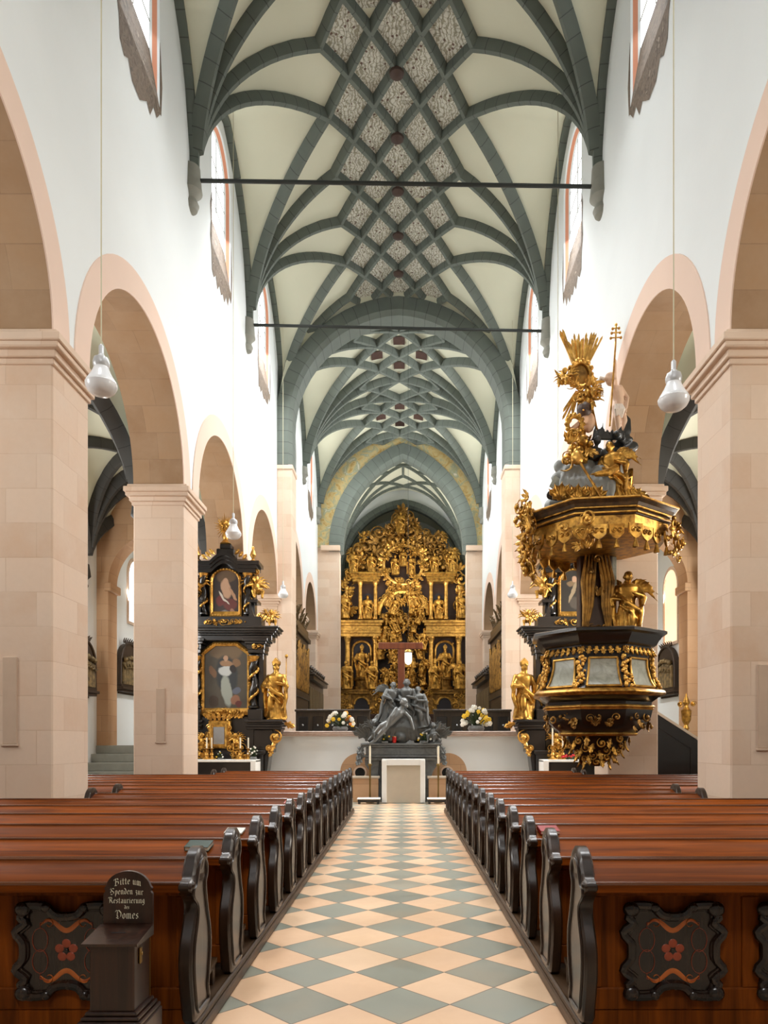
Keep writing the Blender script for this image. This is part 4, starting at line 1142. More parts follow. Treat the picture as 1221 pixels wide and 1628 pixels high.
for s in (-1, 1):
    X = lambda o: s*o*HU          # offsets in photograph pixels from the axis
    def bx(mb, o0, o1, y0, y1, p0, p1, bev=.02):
        a, b = sorted((X(o0), X(o1))); mb.box(a, b, y0, y1, HB(Zp(p0)), HB(Zp(p1)), bev=bev)
    # pedestal storey with a dark arched recess
    mb = MB()
    for o0, o1 in ((36, 48), (82, 99)): bx(mb, o0, o1, -.35, .4, 1140, 1104)
    bx(mb, 36, 99, -.05, .4, 1140, 1104)
    bx(mb, 34, 101, -.42, .4, 1104, 1098); bx(mb, 33, 102, -.5, .4, 1100, 1097)
    mb.build('pedestal', GOLDD, ha)
    mb = MB(); c = X(66); hw = 12*HU; z0 = HB(Zp(1138)); zs = HB(Zp(1120)); n = 14
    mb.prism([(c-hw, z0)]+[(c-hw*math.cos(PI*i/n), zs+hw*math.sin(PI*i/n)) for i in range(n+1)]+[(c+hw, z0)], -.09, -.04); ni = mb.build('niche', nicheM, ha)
    mb = MB(); mb.tube([(c-hw*math.cos(PI*i/n), -.1, zs+hw*math.sin(PI*i/n)) for i in range(n+1)], .09, 8); mb.build('niche_frame', GOLD2, ni)
    # first order
    mb = MB()
    for o in (44, 88): column(mb, X(o), -.15, HB(Zp(1097)), HB(Zp(1013)), .17)
    mb.build('column_pair', GOLD2, ha)
    mb = MB(); moulding(mb, min(X(36), X(99)), max(X(36), X(99)), -.35, .4, ((0, HB(Zp(1013)), HB(Zp(1008))), (.06, HB(Zp(1008)), HB(Zp(1004))), (0, HB(Zp(1004)), HB(Zp(996))), (.1, HB(Zp(996)), HB(Zp(992))), (.22, HB(Zp(992)), HB(Zp(988)))))
    mb.build('entablature', GOLD2, ha)
    mb = MB(); hw = 15*HU; z0 = HB(Zp(1090)); zs = HB(Zp(1034))
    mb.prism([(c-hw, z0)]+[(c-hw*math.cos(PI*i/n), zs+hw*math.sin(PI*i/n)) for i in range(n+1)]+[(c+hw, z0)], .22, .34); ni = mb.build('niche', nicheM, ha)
    mb = MB(); mb.tube([(c-hw, .18, z0)]+[(c-hw*math.cos(PI*i/n), .18, zs+hw*math.sin(PI*i/n)) for i in range(n+1)]+[(c+hw, .18, z0)], .08, 8); mb.build('niche_frame', GOLD2, ni)
    mb = MB(); mb.lathe([(.5, 0), (.5, .15), (.38, .25), (.38, .55), (.5, .65), (.5, .75)], 8, c, 0, HB(Zp(1097))); mb.build('plinth', GOLDD, ha)
    spawn('statue', SAINTS[1 if s > 0 else 3], ha, (c, -.1, HB(Zp(1097))+.75), 0, 1.9)
    for o, k in ((49, 0), (88, 4)):
        spawn('statue', SAINTS[(k+(1 if s > 0 else 0)) % 6], ha, (X(o), -.75, HB(Zp(1097))), .3*s, 1.75)
    # second order
    mb = MB()
    for o in (44, 68): column(mb, X(o), -.1, HB(Zp(985)), HB(Zp(926)), .13)
    column(mb, X(90), .05, HB(Zp(985)), HB(Zp(932)), .12)
    mb.build('column_pair', GOLD2, ha)
    mb = MB(); moulding(mb, min(X(38), X(80)), max(X(38), X(80)), -.3, .4, ((0, HB(Zp(926)), HB(Zp(922))), (.05, HB(Zp(922)), HB(Zp(918))), (.12, HB(Zp(918)), HB(Zp(915))), (.2, HB(Zp(915)), HB(Zp(912)))))
    mb.build('entablature', GOLD, ha)
    c2 = X(56.5); hw = 9.5*HU; z0 = HB(Zp(985)); zs = HB(Zp(952))
    mb = MB(); mb.prism([(c2-hw, z0)]+[(c2-hw*math.cos(PI*i/n), zs+hw*math.sin(PI*i/n)) for i in range(n+1)]+[(c2+hw, z0)], .22, .34); mb.build('niche', nicheM, ha)
    spawn('statue', SAINTS[2 if s > 0 else 0], ha, (c2, -.05, z0), 0, 1.5)
    spawn('statue', SAINTS[4 if s > 0 else 2], ha, (X(92), -.35, z0), .2*s, 1.55)
    spawn('statue', SAINTS[5], ha, (X(78), -.2, HB(Zp(912))), .2*s, 1.35)
    spawn('statue', SAINTS[0], ha, (X(50), -.2, HB(Zp(912))), -.2*s, 1.25)
    # pierced acanthus of the flanks and crown
    for nm, poly, cnt, sz, sd in (('acanthus_wing', [(s*99, 985), (s*97, 925), (s*80, 885), (s*70, 868), (s*60, 905), (s*84, 915), (s*86, 985)], 30, .75, 3),
            ('acanthus_crown', [(s*6, 860), (s*10, 822), (s*22, 845), (s*52, 850), (s*74, 878), (s*78, 905), (s*36, 905), (s*34, 880)], 46, .85, 4),
            ('acanthus_base', [(s*36, 1100), (s*36, 1138), (s*50, 1138), (s*50, 1100)], 11, .45, 6), ('acanthus_base', [(s*82, 1100), (s*82, 1138), (s*99, 1138), (s*99, 1100)], 11, .45, 7)):
        mb = MB(); pp = [(641+a, b) for a, b in poly]
        pl = [up(*q) for q in pp]
        carve(mb, scatter(pl, cnt, sd+10*s, .28), sz, sd*7+s, .28 if nm != 'acanthus_base' else -.35, .35)
        mb.build(nm, GOLD if nm != 'acanthus_crown' else GOLDD, ha)
    for k, (o, py) in enumerate(((62, 862), (82, 888), (28, 872), (38, 900), (22, 850))):
        spawn('putto', PUTTI[k % 3], ha, (X(o), .1, HB(Zp(py))), .5*s, .75)
# the central relief: a deep dark niche crowded with figures
mb = MB(); hw = 40*HU; z0 = HB(Zp(1136)); zs = HB(Zp(985)); n = 20
mb.prism([(-hw, z0)]+[(-hw*math.cos(PI*i/n), zs+hw*math.sin(PI*i/n)) for i in range(n+1)]+[(hw, z0)], .28, .345); mb.build('central_niche', plain('deep_niche_wood', lin(40, 26, 16), .7, 0, .4), ha)
mb = MB(); mb.tube([(-hw*math.cos(PI*i/n), .1, HB(Zp(978))+.95*hw*math.sin(PI*i/n)) for i in range(n+1)], .2, 8)
for i in range(1, 20): curl(mb, -1.06*hw*math.cos(PI*i/20), .0, HB(Zp(978))+1.02*hw*math.sin(PI*i/20), .22, i, 1 if i % 2 else -1, .05)
mb.build('central_arch', GOLD, ha)
for row in range(13):
    py = 1133-row*14
    for col in range(5):
        k = row*5+col; w_ = 32 if row < 9 else 28
        o = (col-2)/2*w_*.92+rnd.uniform(-4, 4)+(3 if row % 2 else -3); yy = -.05-rnd.uniform(0, .4)
        if k % 3 == 2: spawn('putto', PUTTI[(k//3) % 3], ha, (o*HU, yy, HB(Zp(py))), rnd.uniform(-.8, .8), rnd.uniform(.5, .75))
        elif k % 4 != 1: spawn('statue', SAINTS[k % 6], ha, (o*HU, yy, HB(Zp(py))), 0, rnd.uniform(.95, 1.35), rot=(rnd.uniform(-.3, .1), rnd.uniform(-.4, .4), rnd.uniform(-.9, .9)))
mb = MB(); carve(mb, scatter([up(607, 1130), up(607, 960), up(641, 930), up(675, 960), up(675, 1130)], 90, 8, .2), .62, 21, .2, .3); mb.build('cloud_carving', GOLDD, ha)
# upper medallion with the coronation ring
mz = HB(Zp(898)); mb = MB(); R = 31*HU
mb.tube([(R*math.cos(2*PI*i/36), -.05, mz+R*math.sin(2*PI*i/36)) for i in range(37)], .11, 8, cap=False)
for i in range(28): leaf(mb, R*math.cos(2*PI*i/28), -.1, mz+R*math.sin(2*PI*i/28), .42, 2*PI*i/28, .1)
mb.build('medallion_ring', GOLD2, ha)
mb = MB(); mb.lathe([(0, 0), (R, .001)], 28, M=T(0, .3, mz, rx=PI/2)); mb.build('medallion_ground', BACKD, ha)
for k, (o, dz, sc) in enumerate(((-.5, -.65, 1.25), (.5, -.65, 1.25), (0, -.1, 1.05))): spawn('statue', SAINTS[(0, 4, 2)[k]], ha, (o, -.1, mz+dz), -o*.6, sc)
for k in range(7): a = 2*PI*k/7; spawn('putto', PUTTI[k % 3], ha, (.95*R*math.cos(a), -.25, mz+.9*R*math.sin(a)-.3), 0, .55)
mb = MB(); carve(mb, scatter([up(612, 940), up(612, 925), up(670, 925), up(670, 940)], 16, 3, .25), .5, 30, .1, .3); mb.build('foliage_band', GOLD, ha); mb = MB(); carve(mb, scatter([up(606, 880), up(612, 858), up(670, 858), up(676, 880)], 18, 5, .25), .55, 32, .15, .3); mb.build('foliage_band', GOLD, ha)
# finial: angel in a burst of leaves
mb = MB(); carve(mb, scatter([up(622, 850), up(630, 820), up(641, 814), (U(652), HB(Zp(822))), up(660, 850)], 30, 4, .2), .75, 40, .2, .4); mb.build('finial_foliage', GOLDD, ha)
spawn('statue', SAINTS[5], ha, (U(637), -.35, HB(Zp(851))), -.2, 1.35)
# ------------------------------------------------------------------ mensa and the lead pieta altar
MY = 19.7; MU = MY/F
t = thing('altar_table', 'free-standing altar draped in white cloth at the end of the aisle', 'altar', (wx(641.5, MY), MY, 0))
hw = 34.5*MU; top = EYE-(1207-VY)*MU
mb = MB(); mb.box(-hw+.1, hw-.1, .04, .46, 0, top-.03, bev=.01); mb.build('block', plain('beige_antependium', lin(196, 186, 168), .8, 0, .06), t)
mb = MB(); mb.box(-hw, hw, -.02, .48, top-.03, top, bev=.008); mb.box(-hw, hw, -.03, .0, top-.17, top, bev=.008)
for s in (-1, 1):
    x0, x1 = sorted((s*(hw-.13), s*hw)); mb.box(x0, x1, -.045, .49, .02, top-.035, bev=.008)
mb.build('altar_cloth', CLOTH, t)
PY_ = 20.55; PU = PY_/F
def pu(px): return (px-638)*PU
def pz(py): return EYE-(py-VY)*PU
pt = thing('pieta_altar', 'grey metal sculpture group of mourning figures on a scrolled altar base', 'altar', (wx(638, PY_), PY_, 0))
mb = MB()
for s in (-1, 1):
    pr = [(s*.62, 0), (s*1.02, 0), (s*1.02, .14), (s*.88, .2), (s*.80, .5), (s*.90, .85), (s*1.02, 1.02), (s*1.04, 1.18), (s*.62, 1.18), (s*.66, .8), (s*.6, .4)]
    mb.prism(pr, -.1, .7)
mb.box(-.7, .7, .1, .7, 0, 1.15)
mb.build('base', DKSTONE, pt)
mb = MB()
for e, a, b in ((.0, 1.15, 1.24), (.05, 1.24, 1.30), (-.02, 1.30, 1.52), (.06, 1.52, 1.58), (.12, 1.58, 1.64)): mb.box(-1.02-e, 1.02+e, -.2-e, .75, a, b, bev=.015)
mb.build('slab', DKSTONE, pt)
mb = MB()
for s in (-1, 1):
    for k in range(3): leaf(mb, s*(1.08+.02*k), -.2, 1.58-.16*k, .3, -PI/2+s*.5, .09, .3)
    curl(mb, s*1.1, -.2, 1.32, .1, 0, s, .03)
mb.build('acanthus_corner', LEAD, pt)
# rock mound with drapery
mb = MB(); r = random.Random(7)
for k in range(70):
    a = r.random(); w_ = 1.15*(1-a*.62); x = r.uniform(-w_, w_); z = 1.64+a*1.0
    mb.ell((x, .15+r.uniform(-.28, .3)*(1-a*.5), z), (r.uniform(.1, .24), r.uniform(.1, .2), r.uniform(.09, .2)), 8, 6)
for k in range(22):
    x = -1.0+2.0*k/21; mb.tube([(x*.55, -.1, 2.45-.2*abs(x)), (x*.8, -.14, 2.1-.1*abs(x)), (x+.05*r.uniform(-1, 1), -.12, 1.70)], [.05, .075, .05], 8, flat=.7)
spawn('drapery', remeshed(mb, 'drapery', .03, LEAD), pt)
# the dead body laid diagonally across the lap
def body(bones, hd, hair=2, beard=True, vox=.018, mats=LEAD, name='figure'):
    mb = MB()
    for pts, rs in bones: limb(mb, pts, rs, 12)
    for c, rad, tu, ti in hd: head(mb, c, rad, tu, ti, hair, beard)
    return remeshed(mb, name, vox, mats)
P = lambda px, py, y: (pu(px), y, pz(py))
chest = P(634, 1134, -.36); hip = P(621, 1148, -.42)
me = body([([chest, P(628, 1140, -.40), hip], [.15, .14, .13]), ([hip, P(607, 1155, -.48), P(592, 1172, -.42)], [.10, .085, .05]), ([hip, P(610, 1162, -.5), P(596, 1178, -.46)], [.10, .085, .05]),
    ([P(592, 1172, -.42), P(587, 1176, -.5)], [.05, .03]), ([P(596, 1178, -.46), P(590, 1181, -.54)], [.05, .03]),
    ([P(630, 1128, -.42), P(622, 1140, -.55), P(616, 1158, -.55)], [.06, .05, .035]), ([P(640, 1130, -.3), P(652, 1142, -.42), P(657, 1160, -.45)], [.06, .05, .035]),
    ([chest, P(640, 1124, -.36)], [.09, .06])], [(P(643, 1118, -.4), .13, .6, -.3)])
me.materials.clear(); me.materials.append(plain('highlight_lead', lin(116, 118, 116), .36, .5, .3, 9)); spawn('lying_figure', me, pt)  # lighter than the other lead, highlights on the body put into the colour
def robed(px, py, h, turn, tilt, seed, wings):
    o = spawn('mourner', MOURN[seed], pt, P(px, py, -.1), 0, h, rot=(0, tilt, turn)); return o
MOURN = [figure(21, mats=LEAD), figure(22, wings=True, mats=LEAD), figure(24, mats=LEAD)]
spawn('mourning_mother', MOURN[0], pt, P(646, 1160, .05), -.3, 1.45)
robed(612, 1152, 1.25, .5, .25, 1, True); robed(672, 1158, 1.2, -.5, -.15, 2, False)
spawn('putto', putto(31, LEAD), pt, P(597, 1172, -.35), .4, .5); spawn('putto', putto(33, LEAD), pt, P(688, 1176, -.35), -.4, .5)
for k, (px, py) in enumerate(((584, 1172), (696, 1172))):
    mb = MB(); s = -1 if k == 0 else 1
    for q in range(5): leaf(mb, pu(px), -.15, pz(py), .45, PI/2+s*(.2-.35*q), .1, .3)
    mb.build('acanthus_corner', LEAD, pt)
# the brown wooden cross standing behind the group
mb = MB(); mb.box(-.1, .1, .35, .47, 2.0, pz(1019), bev=.012); mb.box(pu(601), pu(673), .34, .46, pz(1029), pz(1019), bev=.012)
mb.build('wooden_cross', m_wood('cross_wood', lin(96, 48, 26), lin(152, 84, 48), 'z', .5, 1, 0), pt)
# benches / steps on either side of the table
for s, x0, x1, lab in ((-1, wx(560, 20.3), wx(604, 20.3), 'low sandstone credence block left of the white altar table'), (1, wx(679, 20.3), wx(722, 20.3), 'low sandstone credence block right of the white altar table')):
    t = thing('stone_credence', lab, 'stone block', ((x0+x1)/2, 20.22, 0)); w2 = (x1-x0)/2
    mb = MB(); mb.box(-w2+.04, w2-.04, -.12, .12, 0, .66, bev=.01); mb.build('block', SOFFIT, t)
    mb = MB(); mb.box(-w2, w2, -.15, .15, .66, .72, bev=.012); mb.build('slab', plain('pale_slab', lin(188, 176, 158), .6), t)
for s, px0, px1, lab in ((-1, 568, 605, 'black kneeling bench with white top left of the altar table'), (1, 679, 712, 'black kneeling bench with white top right of the altar table')):
    x0, x1 = wx(px0, 19.55), wx(px1, 19.55); t = thing('kneeling_bench', lab, 'bench', ((x0+x1)/2, 19.55, 0)); w2 = (x1-x0)/2
    mb = MB(); mb.box(-w2, w2, -.18, .18, .13, .16, bev=.008); mb.build('white_cover', CLOTH, t)
    mb = MB(); mb.box(-w2+.02, w2-.02, -.15, .15, .05, .13, bev=.008)
    for q in (-1, 1): mb.box(q*(w2-.06)-.03, q*(w2-.06)+.03, -.15, .15, 0, .06)
    mb.build('frame', BLACKW, t)
# two tall candles fixed beside the slab
for s, px in ((-1, 589), (1, 696)):
    t = thing('altar_candle', 'slim white candle standing at the %s edge of the grey sculptured altar' % ('left' if s < 0 else 'right'), 'candle', (wx(px, 20.2), 19.9, 0))
    mb = MB(); mb.tube([(0, 0, pz(1212)-.05), (0, 0, pz(1186))], .028, 10); mb.tube([(0, 0, pz(1186)), (0, 0, pz(1184))], .005, 6); mb.build('wax', WAX, t)
    mb = MB(); mb.lathe([(.12, 0), (.12, .02), (.03, .05), (.02, .4), (.03, pz(1214)-.06), (.06, pz(1213)-.04), (.05, pz(1213))], 12); mb.build('stand', plain('brass_dark', lin(120, 96, 50), .4, .7), t)

# ------------------------------------------------------------------ flowers
PETALS = [plain('white_petals', lin(240, 238, 226), .6), plain('yellow_petals', lin(236, 196, 50), .6), plain('orange_petals', lin(226, 132, 48), .6), plain('red_petals', lin(190, 30, 30), .6)]
LEAFG = plain('flower_leaves', lin(52, 70, 34), .6, 0, .3)
def bouquet(loc, w, h, n, cols, lab, seed, grp='flower arrangements'):
    t = thing('flower_arrangement', lab, 'flowers', loc, 0, grp); r = random.Random(seed)
    mb = MB(); mb.lathe([(.25*w, 0), (.3*w, .1*h), (.26*w, .22*h), (.2*w, .22*h)], 16); mb.build('bowl', DKSTONE, t)
    lf = MB()
    for k in range(40):
        a = r.uniform(0, 2*PI); e = r.uniform(.1, 1.4); d = Vector((math.cos(a)*math.cos(e)*w*.55, math.sin(a)*math.cos(e)*w*.4, math.sin(e)*h*.8))
        b = Vector((0, 0, .2*h)); m = b+d*.6; s = Vector((-d.y, d.x, 0)); s = (s.normalized() if s.length > 1e-4 else Vector((1, 0, 0)))*w*.05
        lf.add([b, m-s, b+d, m+s], [(0, 1, 2, 3)])
        lf.tube([b, m], .004*w, 4)
    lf.build('foliage', LEAFG, t, fix=False)
    for c in sorted(set(cols)):
        fm = MB()
        for k in range(n):
            if r.choice(cols) != c: continue
            a = r.uniform(0, 2*PI); e = math.asin(r.uniform(.05, 1)); p = Vector((math.cos(a)*math.cos(e)*w*.5, math.sin(a)*math.cos(e)*w*.38, .22*h+math.sin(e)*h*.78))
            q = w*r.uniform(.045, .075)
            for j in range(6):
                b = 2*PI*j/6; fm.ell((p.x+q*.75*math.cos(b), p.y-.2*q, p.z+q*.75*math.sin(b)), (q*.55, q*.3, q*.55), 6, 4)
            fm.ell(p+Vector((0, -q*.4, 0)), q*.4, 6, 4)
        if fm.v: fm.build('blossoms', PETALS[c], t)
bouquet((wx(541, 21.75), 21.75, 2.0), .80, .60, 34, [0, 0, 1, 2], 'large white and yellow flower arrangement on the parapet left of the sculpture group', 1)
bouquet((wx(757, 21.75), 21.75, 2.0), .85, .72, 40, [0, 0, 1, 1], 'large yellow and white flower arrangement on the parapet right of the sculpture group', 2)
bouquet((wx(612, 20.35), 20.30, 1.64), .34, .26, 16, [1, 0, 1], 'small yellow posy on the left end of the grey altar slab', 3)
bouquet((wx(675, 20.35), 20.30, 1.64), .36, .30, 18, [1, 0, 0], 'small yellow and white posy on the right end of the grey altar slab', 4)
t = thing('votive_lamp', 'little red votive glass on the grey altar slab', 'lamp', (wx(627, 20.32), 20.3, 1.64))
mb = MB(); mb.lathe([(.04, 0), (.055, .02), (.06, .16), (.055, .18)], 12); mb.build('glass', plain('red_glass', lin(170, 24, 20), .15), t)
mb = MB(); mb.lathe([(.056, .175), (.062, .185), (.05, .20), (.02, .2)], 12); mb.build('rim', GOLD2, t)
t = thing('sanctuary_lamp', 'white hanging sanctuary lamp right of the wooden cross', 'lamp', (wx(649, 30), 30, wz(1057, 30)))
mb = MB(); mb.lathe([(.03, 0), (.12, .06), (.16, .2), (.15, .5), (.13, .52)], 14); mb.build('glass', m_emit('lamp_glow', (1, .93, .8), 1.5), t)
mb = MB(); mb.lathe([(.15, .5), (.18, .54), (.1, .62), (.02, .7)], 14); mb.build('cap', GOLD2, t)
mb = MB(); mb.tube([(0, 0, .68), (0, 0, CV.z(wx(649, 30), 30)-wz(1057, 30))], .008, 6); mb.build('chain', IRON, t)

# ------------------------------------------------------------------ side altars
SY = 20.7; SU = SY/F
def side_altar(cx, lab, pm_low, pm_up):
    t = thing('side_altar', lab, 'altar', (cx, SY, 0))
    X = lambda o: o*SU
    Z = lambda py: EYE-(py-VY)*SU
    mb = MB(); mb.box(X(-62), X(62), -.35, .36, 0, Z(1196), bev=.02)
    moulding(mb, X(-64), X(64), -.38, .36, ((.0, Z(1200), Z(1196)), (.04, Z(1198), Z(1193))))
    for s in (-1, 1):
        a, b = sorted((X(s*46), X(s*76))); mb.box(a, b, -.25, .36, Z(1196), Z(1160), bev=.02)
        mb.prism([(X(s*60), Z(1232)), (X(s*66), Z(1232)), (X(s*70), Z(1200)), (X(s*86), Z(1168)), (X(s*92), Z(1152)), (X(s*60), Z(1152))], -.2, .3)
    mb.build('base', BLACKW, t)
    mb = MB(); mb.box(X(-46), X(46), -.2, .36, Z(1196), Z(1140), bev=.01); mb.box(X(-50), X(50), .1, .38, Z(1140), Z(1010)); mb.build('backboard', BLACKW, t)
    # mensa with its cloth
    mb = MB(); mb.box(X(-54), X(54), -.95, -.36, 0, Z(1210), bev=.01); mb.build('mensa', BLACKW, t)
    mb = MB(); mb.box(X(-58), X(58), -1.0, -.36, Z(1210), Z(1206.5), bev=.008)
    for s in (-1, 1):
        a, b = sorted((X(s*50), X(s*58))); mb.box(a, b, -1.02, -.35, Z(1226), Z(1206.6)-.02, bev=.006)
    mb.build('altar_cloth', CLOTH, t)
    # console cornice that carries the columns and the standing saints
    for s in (-1, 1):
        mb = MB(); a, b = sorted((X(s*36), X(s*90)))
        for e, p0, p1 in ((0, 1160, 1156), (.03, 1156, 1152), (-.02, 1152, 1149), (.05, 1149, 1145)): mb.box(a-e, b+e, -.34-e, .34, Z(p0), Z(p1), bev=.01)
        a, b = sorted((X(s*37), X(s*60))); mb.box(a, b, -.3, .3, Z(1145), Z(1128), bev=.015)
        mb.build('cornice', BLACKW, t)
    for s in (-1, 1):
        mb = MB(); curl(mb, X(s*80), -.25, Z(1172), .2, PI/2, -s, .05, 1.3, .1); curl(mb, X(s*70), -.28, Z(1190), .12, -PI/2, s, .035)
        for k in range(4): leaf(mb, X(s*(84-3*k)), -.25, Z(1166+8*k), .26, -PI/2-s*.3, .07, .3)
        leaf(mb, X(s*93), -.1, Z(1150), .35, PI/2-s*1.9, .09, .3)
        mb.build('scroll_bracket', GOLD2, t)
        spawn('statue', SAINTS[1 if s > 0 else 3], t, (X(s*80), -.1, Z(1145)), -.25*s, 1.62)
        b_, g = twisted(X(s*45), -.17, Z(1126), Z(1043), .12, 2.2)
        cb = b_.build('twisted_column', BLACKW, t); g.build('gilt_vine', GOLD2, cb)
        mb = MB(); a, b = sorted((X(s*52), X(s*60))); mb.box(a, b, -.1, .36, Z(1145), Z(1022), bev=.01); mb.build('side_pilaster', BLACKW, t)
    # tabernacle and gilded clouds around it
    mb = MB(); x0 = -6
    mb.box(X(x0-17), X(x0+17), -.42, -.2, Z(1190), Z(1146), bev=.03); tb = mb.build('tabernacle', GOLD, t)
    mb = MB(); mb.box(X(x0-9), X(x0+9), -.435, -.40, Z(1183), Z(1156), bev=.01); mb.build('tabernacle_door', SILVER, tb)
    mb = MB()
    for s in (-1, 1):
        mb.tube([(X(x0+s*12), -.44, Z(1187)), (X(x0+s*12), -.44, Z(1152))], .045, 8)
        for k in range(4): curl(mb, X(x0+s*15), -.4, Z(1184-9*k), .1, k, s, .028)
    for k in range(5): leaf(mb, X(x0-12+6*k), -.4, Z(1146), .22, PI/2+.3*(2-k), .06, .3)
    mb.build('tabernacle_frame', GOLD2, tb)
    for s in (-1, 1):
        mb = MB(); carve(mb, scatter([(X(x0+s*18), Z(1202)), (X(x0+s*18), Z(1186)), (X(x0+s*34), Z(1182)), (X(x0+s*40), Z(1202))], 12, 5+s, .1), .26, 9+s, -.35, .15)
        for k in range(6): mb.ell((X(x0+s*(20+3*k)), -.32, Z(1195+2*(k % 3))), (.1, .09, .09), 8, 6)
        mb.build('gilded_cloud', GOLD, t)
        spawn('putto', PUTTI[0 if s < 0 else 1], t, (X(x0+s*26), -.42, Z(1188)), .3*s, .42)
    mb = MB()
    for k in range(9): leaf(mb, X(-22+5.5*k), -.3, Z(1142), .24, PI/2+.25*(4-k), .06, .3)
    carve(mb, [(X(-18), Z(1136)), (X(-8), Z(1132)), (X(2), Z(1130)), (X(12), Z(1133)), (X(22), Z(1137))], .22, 4, -.3, .05); mb.build('gilt_cresting', GOLD, t)
    # main painting in an angular gilt frame
    def frame(poly, y, w_, nm, mat, parent):
        mb = MB(); c = (sum(p[0] for p in poly)/len(poly), sum(p[1] for p in poly)/len(poly)); pp = [(x, y, z) for x, z in poly]
        n = len(poly)
        def off(k): return [(c[0]+(x-c[0])*k, c[1]+(z-c[1])*k) for x, z in poly]
        kk = 1-w_/abs(poly[0][0]-c[0])
        rings = [[(x, yy, z) for x, z in off(k)] for k, yy in ((1, y+.06), (1, y-.02), (1-(1-kk)*.5, y-.06), (kk, y-.01), (kk, y+.06))]
        vs = [p for r_ in rings for p in r_]
        mb.add(vs, [(q*n+i, q*n+(i+1) % n, q*n+n+(i+1) % n, q*n+n+i) for q in range(4) for i in range(n)])
        for i in range(n):
            a, b = off((1+kk)/2)[i], off((1+kk)/2)[(i+1) % n]; L = math.hypot(b[0]-a[0], b[1]-a[1])
            for j in range(max(1, int(L/.075))):
                u = (j+.5)/max(1, int(L/.075)); mb.ell((a[0]+(b[0]-a[0])*u, y-.055, a[1]+(b[1]-a[1])*u), (.026, .02, .026), 6, 4)
        f = mb.build(nm, mat, parent); return f, off(kk)
    low = [(X(-40), Z(1137)), (X(40), Z(1137)), (X(40), Z(1037)), (X(19), Z(1021)), (X(-19), Z(1021)), (X(-40), Z(1037))]
    f, inn = frame(low, -.08, .11, 'painting_frame', GOLD2, t)
    mb = MB(); cz = Z(1079); mb.prism([(x, z-cz) for x, z in inn], -.01, .02)
    o = mb.build('painting', pm_low, t, smooth=0); o.location = (0, -.05, cz)
    # entablature, frieze, broken volutes
    mb = MB()
    for a, b in ((-64, -36), (36, 64)):
        for e, p0, p1 in ((-.02, 1040, 1034), (.0, 1034, 1026), (.05, 1026, 1022), (.1, 1022, 1017)): mb.box(X(a)-e, X(b)+e, -.3-e, .36, Z(p0), Z(p1), bev=.012)
    for e, p0, p1 in ((-.06, 1020, 1012), (.0, 1012, 1009), (.07, 1009, 1006), (.13, 1006, 1002), (.17, 1002, 999)): mb.box(X(-78)-e, X(78)+e, -.3-e, .36, Z(p0), Z(p1), bev=.012)
    mb.build('entablature', BLACKW, t)
    mb = MB(); mb.box(X(-58), X(58), -.22, .34, Z(1000), Z(982), bev=.01); mb.box(X(-42), X(42), .05, .34, Z(984), Z(893)); mb.build('attic', BLACKW, t)
    mb = MB(); carve(mb, [(X(o_), Z(991)) for o_ in range(-32, 36, 5)], .17, 14, -.24, .03); carve(mb, [(X(s*o_), Z(1030)) for o_ in (44, 50, 56, 62) for s in (-1, 1)], .15, 15, -.32, .03); mb.build('gilt_frieze', GOLD, t)
    for s in (-1, 1):
        mb = MB(); pr = []
        for k in range(13):
            a = PI/2*k/12; pr.append((X(s*(68-27*math.sin(a))), Z(999-44*(1-math.cos(a)))))
        pr += [(X(s*38), Z(955)), (X(s*38), Z(999))]; mb.prism(pr, -.2, .3); mb.box(*sorted((X(s*36), X(s*52))), -.22, .3, Z(960), Z(955), bev=.01)
        v = mb.build('volute', BLACKW, t)
        spawn('putto', PUTTI[1 if s > 0 else 2], t, (X(s*48), -.1, Z(950)), .5*s, .62)
        spawn('putto', PUTTI[0], t, (X(s*72), -.1, Z(994)), .4*s, .45)
        mb = MB()
        for k in range(5): leaf(mb, X(s*(50+5*k)), -.2, Z(985+2*k), .22, PI/2-s*.7, .05, .3)
        for k in range(4): curl(mb, X(s*(46+1*k)), -.1, Z(946-12*k), .1, k, s, .03)
        mb.build('gilt_scroll', GOLD2, t)
        b_, g = twisted(X(s*35), -.1, Z(978), Z(912), .10, 2.0); cb = b_.build('twisted_column', BLACKW, t); g.build('gilt_vine', GOLD2, cb)
        mb = MB(); a, b = sorted((X(s*40), X(s*45))); mb.box(a, b, 0, .34, Z(984), Z(905), bev=.01); mb.build('side_pilaster', BLACKW, t)
    n = 14
    arch = [(X(-25), Z(985)), (X(25), Z(985)), (X(25), Z(926))]+[(X(25)*math.cos(PI*i/n), Z(926)+X(25)*.86*math.sin(PI*i/n)) for i in range(1, n)]+[(X(-25), Z(926))]
    f, inn = frame(arch, -.08, .085, 'painting_frame', GOLD2, t)
    mb = MB(); cz2 = Z(945); mb.prism([(x, z-cz2) for x, z in inn], -.01, .02); o = mb.build('painting', pm_up, t, smooth=0); o.location = (0, -.05, cz2)
    # arched top cornice
    mb = MB()
    for e0, p, th_ in ((0, 906, 5), (.06, 900, 5), (.13, 896, 4)):
        up_ = [(X(-48)-e0, Z(p)), (X(-28), Z(p))]+[(X(-22+44*i/12), Z(p-14*math.sin(PI*i/12))) for i in range(13)]+[(X(28), Z(p)), (X(48)+e0, Z(p))]
        dn = [(x, z-.018*th_-.03) for x, z in reversed(up_)]
        mb.prism(up_+dn, -.22-e0, .34)
    mb.box(X(-14), X(14), -.15, .3, Z(886), Z(874), bev=.02); mb.box(X(-9), X(9), -.12, .25, Z(874), Z(866), bev=.02)
    mb.build('top_cornice', BLACKW, t)
    mb = MB()
